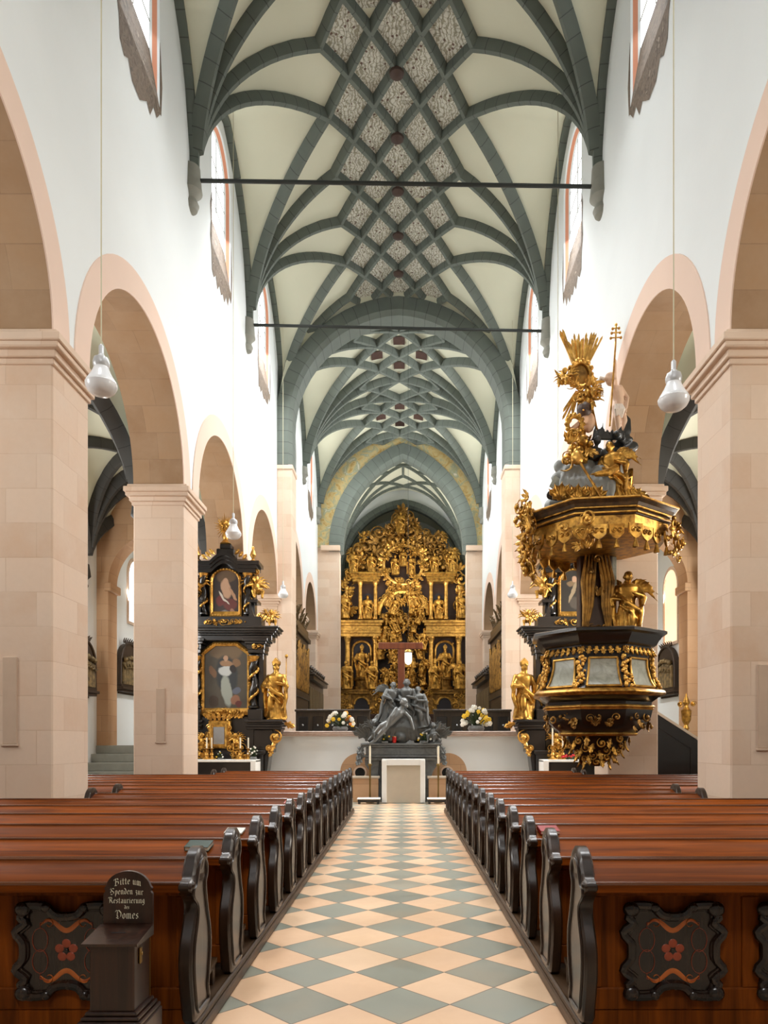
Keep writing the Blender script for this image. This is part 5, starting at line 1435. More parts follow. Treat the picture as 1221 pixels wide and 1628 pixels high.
    for s in (-1, 1):
        for k in range(3): leaf(mb, X(s*(16+6*k)), -.2, Z(884+4*k), .2, PI/2-s*.8, .05, .3)
        mb.lathe([(.05, 0), (.08, .04), (.03, .09), (.09, .2), (.06, .3), (.03, .36), (.05, .42), (.0, .46)], 10, X(s*44), -.15, Z(896))
    mb.lathe([(.16, 0), (.1, .06), (.06, .12), (.09, .2), (.06, .34)], 12, 0, -.1, Z(866))
    mb.build('gilt_urns', GOLD2, t)
    mb = MB(); r = random.Random(3); cz3 = Z(838)
    for k in range(26):
        a = 2*PI*k/26; L = X(19)*r.uniform(.72, 1.05); ca, sa = math.cos(a), math.sin(a)
        mb.prism([(.12*ca-.018*sa, cz3+.14*sa+.018*ca), (.12*ca+.018*sa, cz3+.14*sa-.018*ca), (L*ca, cz3+L*1.15*sa)], -.115, -.09)
    mb.ell((0, -.1, cz3), (.13, .06, .16), 12, 8); mb.build('sunburst', GOLD2, t)
    spawn('putto', PUTTI[2], t, (0, -.15, cz3-.2), 0, .36)
    return t
sk, dk, rd, wh, bl = lin(176, 140, 112), lin(36, 30, 26), lin(92, 40, 34), lin(186, 190, 188), lin(70, 78, 84)
pl1 = m_painting('painting_standing_woman', lin(74, 68, 56), [(0, .75, .5, .25, 0, lin(112, 92, 66)), (.03, .1, .34, .6, .1, lin(44, 48, 50)), (-.38, .2, .09, .2, .4, lin(120, 88, 60)), (.3, .45, .12, .14, 0, lin(126, 96, 66)), (.02, -.35, .16, .5, .12, lin(150, 156, 146)), (-.02, .22, .22, .17, .2, wh), (.02, .43, .2, .09, -.1, lin(150, 116, 84)), (.0, .58, .075, .1, 0, sk), (.2, .28, .1, .12, .3, dk), (.3, -.35, .14, .1, .3, lin(90, 96, 112)), (.26, -.6, .16, .14, .4, lin(140, 96, 72)), (.36, -.72, .1, .12, 0, rd), (-.35, -.65, .16, .2, 0, lin(66, 50, 36))])
pl2 = m_painting('painting_reclining_martyr', lin(46, 34, 28), [(0, .5, .3, .2, 0, lin(86, 66, 44)), (0, .15, .16, .3, .25, sk), (-.02, .38, .08, .1, 0, sk), (.2, .0, .05, .24, .5, lin(164, 126, 96)), (.12, -.3, .2, .2, -.3, rd), (-.16, -.2, .14, .18, 0, lin(96, 34, 30)), (-.06, -.12, .03, .26, .7, lin(190, 184, 172)), (-.05, -.62, .26, .16, .1, lin(120, 116, 110)), (.2, -.55, .08, .16, .4, lin(150, 112, 86))])
pl3 = m_painting('painting_dark_saint', lin(40, 36, 30), [(0, .2, .2, .5, .15, lin(86, 72, 52)), (-.02, .55, .1, .13, 0, sk), (.18, .1, .06, .3, .4, lin(140, 112, 84)), (-.15, -.4, .2, .25, 0, lin(60, 66, 70))])
pl4 = m_painting('painting_kneeling_figure', lin(42, 38, 32), [(0, .1, .06, .4, -.35, lin(150, 132, 104)), (-.08, .3, .12, .1, .3, lin(120, 98, 70)), (.05, -.25, .16, .2, 0, lin(78, 70, 60)), (.02, .42, .08, .1, 0, sk)])
side_altar(wx(360, SY), 'black and gold left side altar with a painting of a woman in white', pl1, pl2)
side_altar(wx(911, SY), 'black and gold side altar half hidden behind the pulpit', pl3, pl4)
# things standing on the two mensas
def candlestick(loc, h, lab, col=GOLD2, cand=.5):
    t = thing('candlestick', lab, 'candlestick', loc)
    mb = MB(); k = h
    mb.lathe([(.13, 0), (.13, .02), (.07, .05), (.04, .09), (.06, .14), (.03, .2), (.035, .32*k), (.055, .36*k), (.025, .42*k), (.04, .54*k), (.02, .57*k), (.07, .60*k), (.07, .62*k)], 14); mb.build('stem', col, t)
    mb = MB(); mb.tube([(0, 0, .61*k), (0, 0, .61*k+cand)], .02, 8); mb.build('candle', WAX, t)
zt = EYE-(1206.5-VY)*SU
candlestick((wx(876, 20.2), 20.0, zt), .62, 'gilt candlestick with a tall candle on the right side altar, left one', cand=.52)
candlestick((wx(892.5, 20.2), 20.05, zt), .5, 'slimmer candlestick with a candle on the right side altar, right one', cand=.62)
for k, px in enumerate((331, 338, 384, 396)):
    candlestick((wx(px, 20.2), 20.05+.05*(k % 2), zt), .5, ['outermost gilt candlestick on the left end of the left side altar', 'inner gilt candlestick on the left end of the left side altar', 'gilt candlestick just right of the tabernacle of the left side altar', 'gilt candlestick on the right end of the left side altar'][k], cand=.3)
bouquet((wx(404, 20.1), 20.0, zt), .34, .36, 12, [0, 0], 'small white flower posy on the right end of the left side altar', 8)
bouquet((wx(352, 20.1), 19.98, zt), .26, .22, 6, [0, 1], 'low green posy in front of the tabernacle of the left side altar', 9)
t = thing('flower_garland', 'low row of red blossoms on the cloth of the right side altar', 'flowers', (wx(922, 20), 19.95, zt))
mb = MB(); r = random.Random(4)
for k in range(26): mb.ell((-.5+1.0*k/25, r.uniform(-.04, .04), .07+r.uniform(0, .05)), .035, 8, 6)
mb.build('blossoms', PETALS[3], t)
mb = MB()
for k in range(30):
    x = r.uniform(-.52, .52); mb.tube([(x, 0, 0), (x+r.uniform(-.06, .06), r.uniform(-.05, .05), .08)], [.012, .02], 5)
mb.build('foliage', LEAFG, t)
# ------------------------------------------------------------------ the pulpit on the second right pier
PX, PYY = 3.85, 14.35
pul = thing('pulpit', 'carved black and gold pulpit with canopy on the second right pier', 'pulpit', (PX, PYY, 0))
A8 = math.radians(-90-8+22.5)
def octa(mb, prof, n=8): mb.lathe([(r/math.cos(PI/8), z) for r, z in prof], 8, a0=A8, a1=A8+2*PI)
def az(a, r, z): a = math.radians(a); return Vector((r*math.sin(a), -r*math.cos(a), z))
def face_M(a, r, z): return Matrix.Translation(az(a, r, z)) @ Matrix.Rotation(math.radians(a), 4, 'Z')
FACES = (-143, -98, -53, -8, 37, 82)
mb = MB(); octa(mb, [(.2, 3.80), (1.20, 3.79), (1.24, 3.77), (1.24, 3.72), (1.16, 3.69), (1.13, 3.63), (1.10, 3.60), (1.06, 3.52), (1.02, 3.49), (.3, 3.48)]); rim = mb.build('rim_cornice', BLACKW, pul, smooth=20)
mb = MB(); octa(mb, [(.96, 3.49), (.93, 3.30), (.93, 3.2), (.95, 3.0), (1.0, 2.82), (1.08, 2.68), (.4, 2.67)]); mb.build('basket', BLACKW, pul, smooth=20)
mb = MB(); octa(mb, [(.9, 2.68), (1.14, 2.68), (1.2, 2.65), (1.22, 2.61), (1.2, 2.57), (1.12, 2.55), (.9, 2.55)]); mb.build('torus_moulding', GOLD, pul, smooth=50)
mb = MB(); octa(mb, [(.8, 2.56), (1.12, 2.55), (1.06, 2.50), (.98, 2.44), (.97, 2.38), (.6, 2.37)]); octa(mb, [(.7, 2.30), (.99, 2.29), (.96, 2.15), (.86, 1.98), (.72, 1.86), (.4, 1.84)]); octa(mb, [(.3, 1.80), (.58, 1.79), (.5, 1.6), (.36, 1.42), (.18, 1.28), (.05, 1.2)]); mb.build('underside', BLACKW, pul, smooth=30)
mb = MB(); octa(mb, [(.7, 2.38), (1.01, 2.38), (1.03, 2.36), (1.03, 2.34), (.99, 2.33), (1.01, 2.31), (1.0, 2.29), (.7, 2.29)]); octa(mb, [(.4, 1.86), (.72, 1.86), (.74, 1.83), (.7, 1.80), (.4, 1.79)]); mb.build('gilt_fillets', GOLD2, pul, smooth=30)
fr = MB(); gl = MB()
for a in FACES:
    # concave marble panel with a gilt frame on each face
    ms = MB(); rows = [(3.25, .255, .955), (3.1, .26, .955), (2.95, .275, .985), (2.82, .295, 1.025), (2.72, .315, 1.085)]
    vs = []
    for z, w_, r in rows:
        for x in (-w_, w_): vs.append(face_M(a, r, z) @ Vector((x, 0, 0)))
    ms.add(vs, [(2*k, 2*k+1, 2*k+3, 2*k+2) for k in range(4)])
    p = ms.build('marble_panel', GMARB, pul, fix=False)
    f = MB()
    for x in (0, 1): f.tube([vs[2*k+x]+az(a, .015, 0) for k in range(5)], .022, 6)
    f.tube([vs[0]+az(a, .015, 0), vs[1]+az(a, .015, 0)], .022, 6); f.tube([vs[8]+az(a, .015, 0), vs[9]+az(a, .015, 0)], .022, 6)
    f.build('panel_frame', GOLD2, p)
    # corner pilaster of carved fruit
    f = MB(); r = random.Random(a)
    for k in range(26):
        t = k/25; z = 3.27-.56*t; R_ = (.955+.13*t**2.2)/math.cos(PI/8)+.03
        f.ell(az(a+22.5+r.uniform(-4.5, 4.5), R_, z), r.uniform(.028, .05), 7, 5)
    f.build('fruit_pendant', GOLD2, pul)
    M = face_M(a, 1.0, 0)
    f = MB(); q = MB()
    for k in range(7): leaf(q, -.36+.12*k, 0, 3.46, .17, -PI/2+.15*(k-3), .05, .35)
    q2 = [M @ v for v in q.v]; f.add(q2, q.f)
    f.build('leaf_frieze', GOLD, pul)
    f = MB(); q = MB(); carve(q, [(-.24, 2.12), (-.08, 2.16), (.08, 2.1), (.24, 2.14), (-.14, 1.98), (.14, 1.97)], .2, int(a)+200, -.0, .05)
    f.add([face_M(a, .93, 0) @ v for v in q.v], q.f); f.build('bulb_carving', GOLDD, pul)
mb = MB(); q = MB()
for k in range(44):
    a = -150+k*(230/43)+(k % 3); z = 1.75-.5*((k*7) % 11)/11; R_ = .62-.75*(1.8-z)+.05
    q = MB(); (curl(q, 0, -.02, 0, .1, k, 1 if k % 2 else -1, .022) if k % 2 else leaf(q, 0, 0, .05, .22, -PI/2+.3*math.sin(k), .05, .3))
    mb.add([face_M(a, max(.08, R_), z) @ v for v in q.v], q.f)
mb.build('pendant_carving', GOLD, pul)
# back of the pulpit and the standing gilded figure beside it
mb = MB(); mb.box(-.16, .52, .72, 1.0, 3.7, 5.75, bev=.02); mb.box(-.06, .42, .68, .74, 3.9, 5.5, bev=.02); mb.build('backboard', BACKD, pul)
mb = MB()
for s in (-1, 1):
    for k in range(4): mb.tube([(.18+s*(.02+.07*k), .64, 5.55), (.18+s*(.10+.07*k), .58, 5.0), (.18+s*(.12+.05*k), .62, 4.5), (.18+s*(.2+.03*k), .64, 4.05)], [.02, .05, .045, .02], 7)
for k in range(6): curl(mb, .0+.07*k, .66, 4.0+.05*(k % 2), .09, k, 1 if k % 2 else -1, .025)
carve(mb, [(.02, 5.2), (.32, 5.2), (.17, 5.45), (.17, 4.7)], .24, 77, .64, .05)
mb.build('gilt_drapery', GOLDD, pul)
mb = MB(); mb.box(.53, .63, .78, 1.02, 3.8, 5.6, bev=.01); mb.build('marble_strip', GMARB, pul)
spawn('statue', SAINTS[5], pul, (.80, .62, 3.79), -.25, 1.42)
# canopy
mb = MB(); octa(mb, [(.3, 6.12), (1.26, 6.12), (1.40, 6.08), (1.42, 6.03), (1.36, 5.99), (1.33, 5.94), (1.26, 5.92), (1.3, 5.86), (1.28, 5.80), (1.2, 5.78), (.3, 5.70)]); can = mb.build('canopy', m_gold('dark_bronze_canopy', (.10, .055, .02), (.03, .018, .01), .5, .15), pul, smooth=25)
mb = MB()
for z, r in ((6.06, 1.425), (5.93, 1.30), (5.83, 1.31)):
    pts = [az(-8+22.5+45*k, r/math.cos(PI/8), z) for k in range(9)]; mb.tube(pts, .022, 6, cap=False)
octa(mb, [(1.20, 5.79), (1.25, 5.79), (1.25, 5.55), (1.2, 5.55)])
mb.build('canopy_gilding', GOLD, can)
for k in range(26):
    a = -8+22.5+360*k/26; f = MB()
    rr = 1.27/math.cos(math.radians(((a+8+22.5) % 45)-22.5))
    q = MB(); q.prism([(-.14, 5.62), (.14, 5.62), (.13, 5.45), (.06, 5.38), (0, 5.35), (-.06, 5.38), (-.13, 5.45)], -.02, .02)
    curl(q, -.05, -.03, 5.50, .06, 0, 1, .018, 1); curl(q, .05, -.03, 5.50, .06, PI, -1, .018, 1)
    q.lathe([(.0, 5.36), (.025, 5.34), (.03, 5.30), (.05, 5.24), (.055, 5.19), (.0, 5.18)], 10, 0, 0, 0)
    f.add([face_M(a, rr, 0) @ v for v in q.v], q.f)
    if not (60 < (a % 360) < 180): f.build('tassel', GOLD, can)
for a, zt_, zb_, n, sd in ((-75.5, 6.35, 4.75, 42, 1), (-30.5, 5.7, 5.1, 9, 2), (59.5, 5.85, 5.05, 18, 3)):
    q = MB(); r = random.Random(sd); pts = []
    for k in range(n):
        t = k/n; pts.append((r.uniform(-.3, .3)*(1-.65*t) + .22*t*(-1 if a > 0 else 1), zt_+(zb_-zt_)*t))
    carve(q, pts, .34 if sd == 1 else .26, 50+sd, 0, .18); f = MB(); f.add([face_M(a, 1.40, 0) @ v for v in q.v], q.f); f.build('corner_foliage', GOLD, can)
# what crowns the canopy: clouds, figures, and the great glory of rays
CU = .01235
def tx(px): return (px-948)*CU
def tz(py): return EYE-(py-VY)*CU
mb = MB(); r = random.Random(12)
for k in range(60):
    t = r.random(); px = r.uniform(868+22*t, 1005-14*t); py = 812-78*t**1.2
    mb.ell((tx(px), r.uniform(-.5, .5)*(1-t*.6), tz(py)), (r.uniform(.12, .26), r.uniform(.12, .24), r.uniform(.1, .2)), 8, 6)
for k in range(10):
    px = 878+9*k; mb.tube([(tx(px+18), -.25, tz(745)), (tx(px+6), -.45, tz(775)), (tx(px), -.55, tz(808))], [.05, .08, .05], 8, flat=.6)
spawn('cloud_mound', remeshed(mb, 'cloud_mound', .035, plain('grey_cloud_paint', lin(124, 126, 122), .5, .1, .25, 3)), pul)
for k, (px, py) in enumerate(((880, 806), (905, 808), (930, 808), (985, 806), (1000, 800))):
    f = MB()
    for q in range(5): leaf(f, tx(px), -.6+.1*k*(k > 2), tz(py), .3, PI/2+.5*(q-2), .07, .35)
    f.build('gilt_leaf', GOLD, pul)
mb = MB(); mb.tube([(tx(905), -.6, tz(742)), (tx(940), -.7, tz(806))], .025, 8); mb.ell((tx(905), -.6, tz(742)), (.12, .05, .14), 10, 6); mb.build('gilt_staff', GOLD2, pul)
mb = MB(); mb.prism([(tx(866), tz(779)), (tx(874), tz(763)), (tx(886), tz(771)), (tx(880), tz(789))], -.4, -.34); mb.build('tablet', GMARB, pul)
mb = MB()
for k in range(4): curl(mb, tx(868+3*k), -.4, tz(795), .1, k, 1, .03)
mb.build('dark_scroll', W_BLACK, pul)
# gilded angel leaning forward on the right
GA = figure(41, wings=True)
spawn('angel', GA, pul, (tx(972), -.3, tz(808)), 0, 1.22, rot=(.10, -.08, -.4))
mb = MB(); limb(mb, [(tx(966), -.5, tz(757)), (tx(948), -.7, tz(768)), (tx(932), -.72, tz(771))], [.085, .07, .045]); hand(mb, (tx(932), -.72, tz(771)), (-1, -.1, 0), .11)
for k in range(7): mb.tube([(tx(990), -.1, tz(760)), (tx(1000+2*k), -.1+.05*k, tz(745+9*k)), (tx(1006-2*k), .05, tz(772+6*k))], [.03, .07, .02], 6, flat=.5)
for k in range(6): leaf(mb, tx(965+7*k), -.45, tz(786), .34, -PI/2+.25*(k-2), .07, .4)
mb.build('angel_wing', GOLD, pul)
# gold-robed figure looking up, with a dark head of hair
spawn('robed_figure', figure(43), pul, (tx(922), -.15, tz(742)), 0, .92, rot=(-.1, .06, .9))
mb = MB(); mb.ell((0, 0, 0), (.15, .14, .16), 12, 8); head(mb, (-.02, -.03, -.02), .12, .9, -.4, 0); spawn('robed_figure_head', remeshed(mb, 'robed_head', .016, plain('dark_hair_paint', lin(70, 50, 38), .5)), pul, (tx(924), -.2, tz(654)))
mb = MB(); limb(mb, [(tx(926), -.2, tz(668)), (tx(915), -.35, tz(680)), (tx(903), -.36, tz(688))], [.08, .065, .04]); hand(mb, (tx(903), -.36, tz(688)), (-1, 0, .1), .1); mb.ell((tx(932), -.15, tz(672)), (.13, .13, .2), 10, 8)
spawn('robed_figure_arm', remeshed(mb, 'robed_arm', .016, SKIN), pul)
mb = MB(); n = 18; cx_, cz_ = tx(905), tz(684); mb.tube([(cx_+.14*math.cos(2*PI*i/n), -.4, cz_+.16*math.sin(2*PI*i/n)) for i in range(n+1)], .045, 8, cap=False)
for i in range(12): mb.ell((cx_+.17*math.cos(2*PI*i/12), -.42, cz_+.19*math.sin(2*PI*i/12)), .04, 6, 5)
mb.build('gilt_wreath', GOLD, pul)
mb = MB()
for k in range(20): mb.ell((tx(900+random.Random(k).uniform(0, 34)), random.Random(k+50).uniform(-.4, 0), tz(742-random.Random(k+9).uniform(0, 46))), random.Random(k+3).uniform(.06, .12), 8, 6)
carve(mb, [(tx(893), tz(735)), (tx(897), tz(715)), (tx(902), tz(700)), (tx(912), tz(732)), (tx(928), tz(720)), (tx(890), tz(745))], .3, 91, -.35, .1); mb.build('gilt_robe', GOLD, pul)
# dark thorny mass under the pale standing figure
mb = MB(); r = random.Random(23)
for k in range(46):
    t = r.random(); mb.ell((tx(r.uniform(930, 1000)), r.uniform(-.3, .25), tz(728-42*t*r.random())), (r.uniform(.07, .16), .1, r.uniform(.05, .11)), 8, 6)
mb.tube([(tx(985), 0, tz(700)), (tx(997), 0, tz(680)), (tx(998), .02, tz(662)), (tx(990), .05, tz(650))], [.09, .09, .07, .04], 8)
for k in range(9): px = 940+6*k; mb.tube([(tx(px), -.15, tz(700)), (tx(px+r.uniform(-6, 6)), -.25, tz(682+r.uniform(-8, 6)))], [.05, .012], 6)
spawn('thorn_mass', remeshed(mb, 'thorn_mass', .028, plain('dark_slate_paint', lin(52, 54, 54), .4, .1, .3)), pul)
B = lambda px, py, y=0: (tx(px), y, tz(py))
mb = MB()
for pts, rs in (([B(981, 618), B(984, 632), B(983, 645)], [.12, .095, .105]), ([B(978, 645, -.03), B(979, 663, -.12), B(982, 684, -.05)], [.085, .065, .04]), ([B(988, 645, .03), B(992, 665, -.02), B(989, 688, .02)], [.085, .065, .04]),
        ([B(978, 610, 0), B(975, 592, -.06), B(975, 574, -.1)], [.05, .042, .032]), ([B(986, 610, 0), B(998, 626, .02), B(994, 645, -.06)], [.05, .042, .032]), ([B(980, 614, 0), B(972, 604, -.05)], [.07, .05])):
    limb(mb, pts, rs)
hand(mb, B(975, 574, -.1), (0, 0, 1), .1); hand(mb, B(993, 645, -.06), (0, -.3, -1), .1); head(mb, B(969, 600, -.07), .125, .7, .15, 2)
spawn('pale_figure', remeshed(mb, 'pale_figure', .016, plain('pale_flesh_paint', lin(222, 190, 164), .5, 0, .12)), pul)
mb = MB()
for k in range(6): mb.tube([B(976+2*k, 641, -.10), B(975+2.4*k, 652, -.17), B(977+1.5*k, 664, -.14)], [.02, .04, .02], 7)
mb.tube([B(964, 596, .02), B(958, 592, .1), B(954, 600, .12), B(960, 618, .1)], [.03, .06, .05, .02], 7)
mb.build('white_drape', plain('white_drape_paint', lin(226, 216, 204), .6), pul)
mb = MB(); mb.tube([B(964, 680, -.22), B(975, 548, -.14), B(976.5, 516, -.12)], .018, 8)
for py, w_ in ((521, 5), (528, 6.5), (536, 8)):
    mb.tube([B(976-w_, py, -.12), B(976+w_, py-1, -.12)], .014, 6)
    for s in (-1, 1): mb.ell(B(976+s*w_, py-.5*s, -.12), .028, 8, 6)
mb.ell(B(976.5, 515, -.12), .03, 8, 6); mb.build('triple_cross_staff', GOLD2, pul)
# glory: long rays round a framed cloud with cherub heads
gx, gz = tx(922), tz(602); r = random.Random(6)
ANG = []
for k in range(19):
    a = math.radians(64+2.75*k+r.uniform(-.8, .8)); ANG.append((a, r.uniform(.72, 1.02)+(.16 if k in (16, 17) else 0)))
for k in range(14): ANG.append((math.radians(r.uniform(238, 290)), r.uniform(.5, .85)))
for k in range(6): ANG.append((math.radians(r.uniform(-5, 25)), r.uniform(.25, .42)))
for k in range(5): ANG.append((math.radians(r.uniform(150, 180)), r.uniform(.3, .42)))
for k, (a, L) in enumerate(ANG):
    ca, sa = math.cos(a), math.sin(a); y0 = r.uniform(-.06, .10); w_ = r.uniform(.018, .027)
    mb = MB(); q = [(gx+.16*ca-w_*.6*sa, gz+.2*sa+w_*.6*ca), (gx+.16*ca+w_*.6*sa, gz+.2*sa-w_*.6*ca), (gx+L*ca+w_*sa, gz+L*sa-w_*ca), (gx+(L+.06)*ca, gz+(L+.06)*sa), (gx+L*ca-w_*sa, gz+L*sa+w_*ca)]
    mb.prism(q, y0-.012, y0+.012)
    mb.build('ray', GOLD2, pul, smooth=0)
mb = MB(); n = 20; mb.tube([(gx-.02+.2*math.cos(2*PI*i/n), -.08, gz+.12+.24*math.sin(2*PI*i/n)) for i in range(n+1)], .04, 8, cap=False)
for i in range(14): mb.ell((gx-.02+.23*math.cos(2*PI*i/14), -.1, gz+.12+.27*math.sin(2*PI*i/14)), r.uniform(.03, .055), 8, 6)
carve(mb, scatter([(gx-.26, gz+.05), (gx-.2, gz-.1), (gx+.0, gz-.12), (gx+.2, gz-.1), (gx+.2, gz-.45), (gx-.02, gz-.4)], 16, 5, .1), .26, 61, -.05, .12)
mb.build('glory_carving', GOLD2, pul)
mb = MB(); mb.ell((gx-.02, -.05, gz+.12), (.18, .03, .22), 14, 8); mb.build('glory_disc', GOLDD, pul)
for k, (dx, dz, s_) in enumerate(((-.34, .0, .38), (.10, -.5, .46), (.22, -.24, .36))): spawn('putto', PUTTI[k % 3], pul, (gx+dx, -.14, gz+dz-.15), .4*(k-1.5), s_)
mb = MB(); mb.tube([(gx+.18, -.05, gz-.4), (gx+.24, -.08, gz-.7), (gx+.3, -.08, gz-.95), (gx+.4, -.06, gz-1.06)], [.06, .05, .035, .015], 8, flat=.5); mb.build('gilt_streamer', GOLD, pul)
mb = MB(); mb.tube([(tx(930), .25, tz(740)), (tx(930), .2, tz(640)), (gx, .06, gz)], .025, 8); mb.build('iron_support', IRON, pul)
# enclosed stair behind the pier
t = thing('pulpit_stair', 'dark enclosed pulpit staircase with a pale handrail behind the right pier', 'staircase', (5.6, 16.7, 0))
mb = MB(); mb.prism([(0, 0), (2.4, 0), (2.4, .95), (0, 2.50)], 0, .9); mb.build('casing', BLACKW, t)
mb = MB()
for a, b in ((.25, 1.05), (1.25, 2.1)):
    z = lambda x: 2.50-1.55*x/2.4
    mb.tube([(a, -.005, .25), (b, -.005, .25), (b, -.005, z(b)-.3), (a, -.005, z(a)-.3), (a, -.005, .25)], .018, 6)
mb.build('panel_moulding', W_BLACK, t)
mb = MB(); mb.prism([(-.05, 2.53), (2.42, .94), (2.42, 1.0), (-.05, 2.60)], -.03, .06); mb.build('handrail', plain('pale_handrail', lin(206, 196, 180), .5), t)
# ------------------------------------------------------------------ choir furniture seen beyond the crossing
OAK = m_wood('dark_choir_oak', lin(34, 26, 18), lin(74, 58, 40), 'z', .35, 1, .2)
for s, X, side in ((1, XL, 'left'), (-1, XR, 'right')):
    t = thing('choir_organ', 'dark oak organ case with gilt pipes behind the %s crossing pier' % side, 'organ', (X, 28.35, 1.0))
    fx = s*.42
    def bx(mb, x0, x1, y0, y1, z0, z1, bev=.02):
        a, b = sorted((x0, x1)); mb.box(a, b, y0, y1, z0, z1, bev=bev)
    mb = MB(); bx(mb, s*.03, fx, 0, 4.2, 0, 5.1); bx(mb, s*.03, fx+s*.06, -.03, 4.25, 2.5, 2.75); bx(mb, s*.03, fx+s*.1, -.05, 4.3, 5.05, 5.25); mb.build('case', OAK, t)
    for k in range(15):
        mb = MB(); y = .35+.25*k; h = 1.5+.5*abs(math.sin(k*.55)); mb.lathe([(.03, 0), (.055, .2), (.055, h), (.05, h+.01)], 10, fx+s*.04, y, 2.8); mb.build('pipe', GOLDD, t)
    mb = MB(); r = random.Random(5)
    for k in range(26):
        q = MB(); (curl(q, 0, 0, 0, .22, k, 1 if k % 2 else -1, .05) if k % 2 else leaf(q, 0, 0, 0, .6, PI/2+r.uniform(-.6, .6), .12, .3))
        M = Matrix.Translation((fx*.7, .1+4.1*k/25, 5.25+.55*abs(math.sin(k*.5)))) @ Matrix.Rotation(s*PI/2, 4, 'Z'); mb.add([M @ v for v in q.v], q.f)
        q = MB(); leaf(q, 0, 0, 0, .5, PI/2+r.uniform(-.6, .6), .12, .3); mb.add([Matrix.Translation((fx*.7, .05, 3.0+2.7*k/25)) @ v for v in q.v], q.f)
    bx(mb, s*.05, fx, .0, 4.2, 5.2, 5.6); mb.build('carved_crest', plain('dark_gilt_crest', lin(92, 72, 40), .4, .5, .4), t)
    t = thing('choir_stalls', 'row of dark oak choir stalls along the %s choir wall' % side, 'choir stalls', (X, 32.95, 1.0))
    mb = MB(); bx(mb, s*.03, fx-s*.02, 0, 5.9, 0, 3.55); mb.build('back_panelling', OAK, t)
    for k in range(8):
        mb = MB(); y = .1+.72*k; bx(mb, fx-s*.03, fx+s*.02, y+.06, y+.62, 1.6, 3.2, .03); mb.build('back_panel', plain('stall_panel', lin(92, 76, 50), .4, 0, .3, 2), t)
        mb = MB(); bx(mb, fx-s*.02, fx+s*.55, y-.03, y+.03, 0, 1.25, .01); bx(mb, fx-s*.02, fx+s*.5, y+.03, y+.69, .45, .52, .01); mb.build('seat', OAK, t)
    mb = MB(); bx(mb, s*.03, fx+s*.2, -.05, 5.95, 3.5, 3.7); bx(mb, s*.03, fx+s*.26, -.08, 5.98, 3.7, 3.78)
    for k in range(9): q = MB(); leaf(q, 0, 0, 0, .4, PI/2, .14, .2); M = Matrix.Translation((fx, .1+.7*k, 3.75)) @ Matrix.Rotation(s*PI/2, 4, 'Z'); mb.add([M @ v for v in q.v], q.f)
    mb.build('canopy', OAK, t)
    # low panelled stall front facing the nave
    t = thing('choir_desk', 'dark panelled desk front standing %s of the choir steps' % side, 'choir desk', (0, 25.2, 1.0))
    x0, x1 = (wx(470, 25.2), wx(588, 25.2)) if s > 0 else (wx(690, 25.2), wx(812, 25.2))
    mb = MB(); mb.box(x0, x1, 0, .4, 0, 1.75, bev=.02); mb.box(x0-.03, x1+.03, -.06, .46, 1.72, 1.80, bev=.015); mb.build('desk', OAK, t)
    n = 5
    for k in range(n):
        w_ = (x1-x0)/n; f = MB(); a = x0+w_*k; f.box(a+.08, a+w_-.08, -.03, .02, .2, 1.55, bev=.02); pn = f.build('panel', BLACKW, t)
        f = MB(); f.ell((a+w_/2, -.04, 1.25), (.035, .02, .035), 8, 6); f.ell((a+w_/2, -.04, .95), (.03, .02, .03), 8, 6); f.build('boss', SILVER, pn)  # silver studs stand in for the small choir lights
# ------------------------------------------------------------------ aisles: carved reliefs, lantern staff, wall shrine
REL = m_wood('relief_wood', lin(40, 30, 22), lin(92, 70, 46), 'z', .45, 2, .1)
def relief(X, s, yc, z0, w_, h, lab, seed):
    t = thing('wall_relief', lab, 'relief', (X, yc, z0), s*PI/2)
    hw = w_/2; n = 14
    pl = [(-hw, .3), (-hw, h-hw*.9)]+[(-hw*math.cos(PI*i/n), h-hw*.9+hw*.9*math.sin(PI*i/n)) for i in range(1, n)]+[(hw, h-hw*.9), (hw, .3)]
    mb = MB(); mb.prism(pl, -.18, -.02); mb.build('panel', REL, t)
    mb = MB(); r = random.Random(seed)
    for k in range(6):
        x = -hw*.7+hw*1.4*k/5; sc = (h*.58+.25*(hw-abs(x)))*.8
        mb.lathe([(.12, .32), (.13, .6), (.09, .32+sc*.6), (.12, .32+sc*.8), (.05, .32+sc*.88)], 10, x, -.2, 0, sy=.7); mb.ell((x+r.uniform(-.03, .03), -.26, .32+sc*.97), .085, 10, 8)
        mb.tube([(x-.1, -.22, .32+sc*.78), (x-.05, -.32, .32+sc*.6), (x+.1, -.32, .32+sc*.66)], [.035, .035, .025], 6)
    mb.build('carved_figures', m_gold('dull_gilt_relief', (.30, .22, .10), (.08, .06, .035), .5, .35), t)
    mb = MB(); mb.tube([(x, -.19, z) for x, z in pl], .045, 6)
    for k in range(7): leaf(mb, -hw*.5+hw*k/6, -.15, h-.02+.0*k, .2, PI/2+.2*(3-k), .05, .3)
    mb.build('frame', REL, t)
    mb = MB()
    for e, a, b in ((.02, .22, .32), (.08, .14, .22), (.02, .06, .14), (-.15, 0, .06)): mb.box(-hw-e, hw+e, -.22-e, -.02, a, b, bev=.01)
    mb.build('console', REL, t)
relief(AL, 1, 25.0, 3.3, 1.7, 1.75, 'dark carved wooden relief on the left aisle wall beyond the stone arch', 1)
relief(AL, 1, 21.4, 3.0, 1.5, 1.7, 'dark carved wooden relief on the left aisle wall before the stone arch', 2)
relief(AR, -1, 25.1, 3.2, 1.8, 1.75, 'dark round-topped carved relief under the right aisle window', 3)
t = thing('processional_lantern', 'gilt lantern on a staff standing in the right aisle above the staircase', 'lantern', (wx(1091, 22.3), 22.3, .26*4))
z1 = wz(1158, 22.3)-1.04
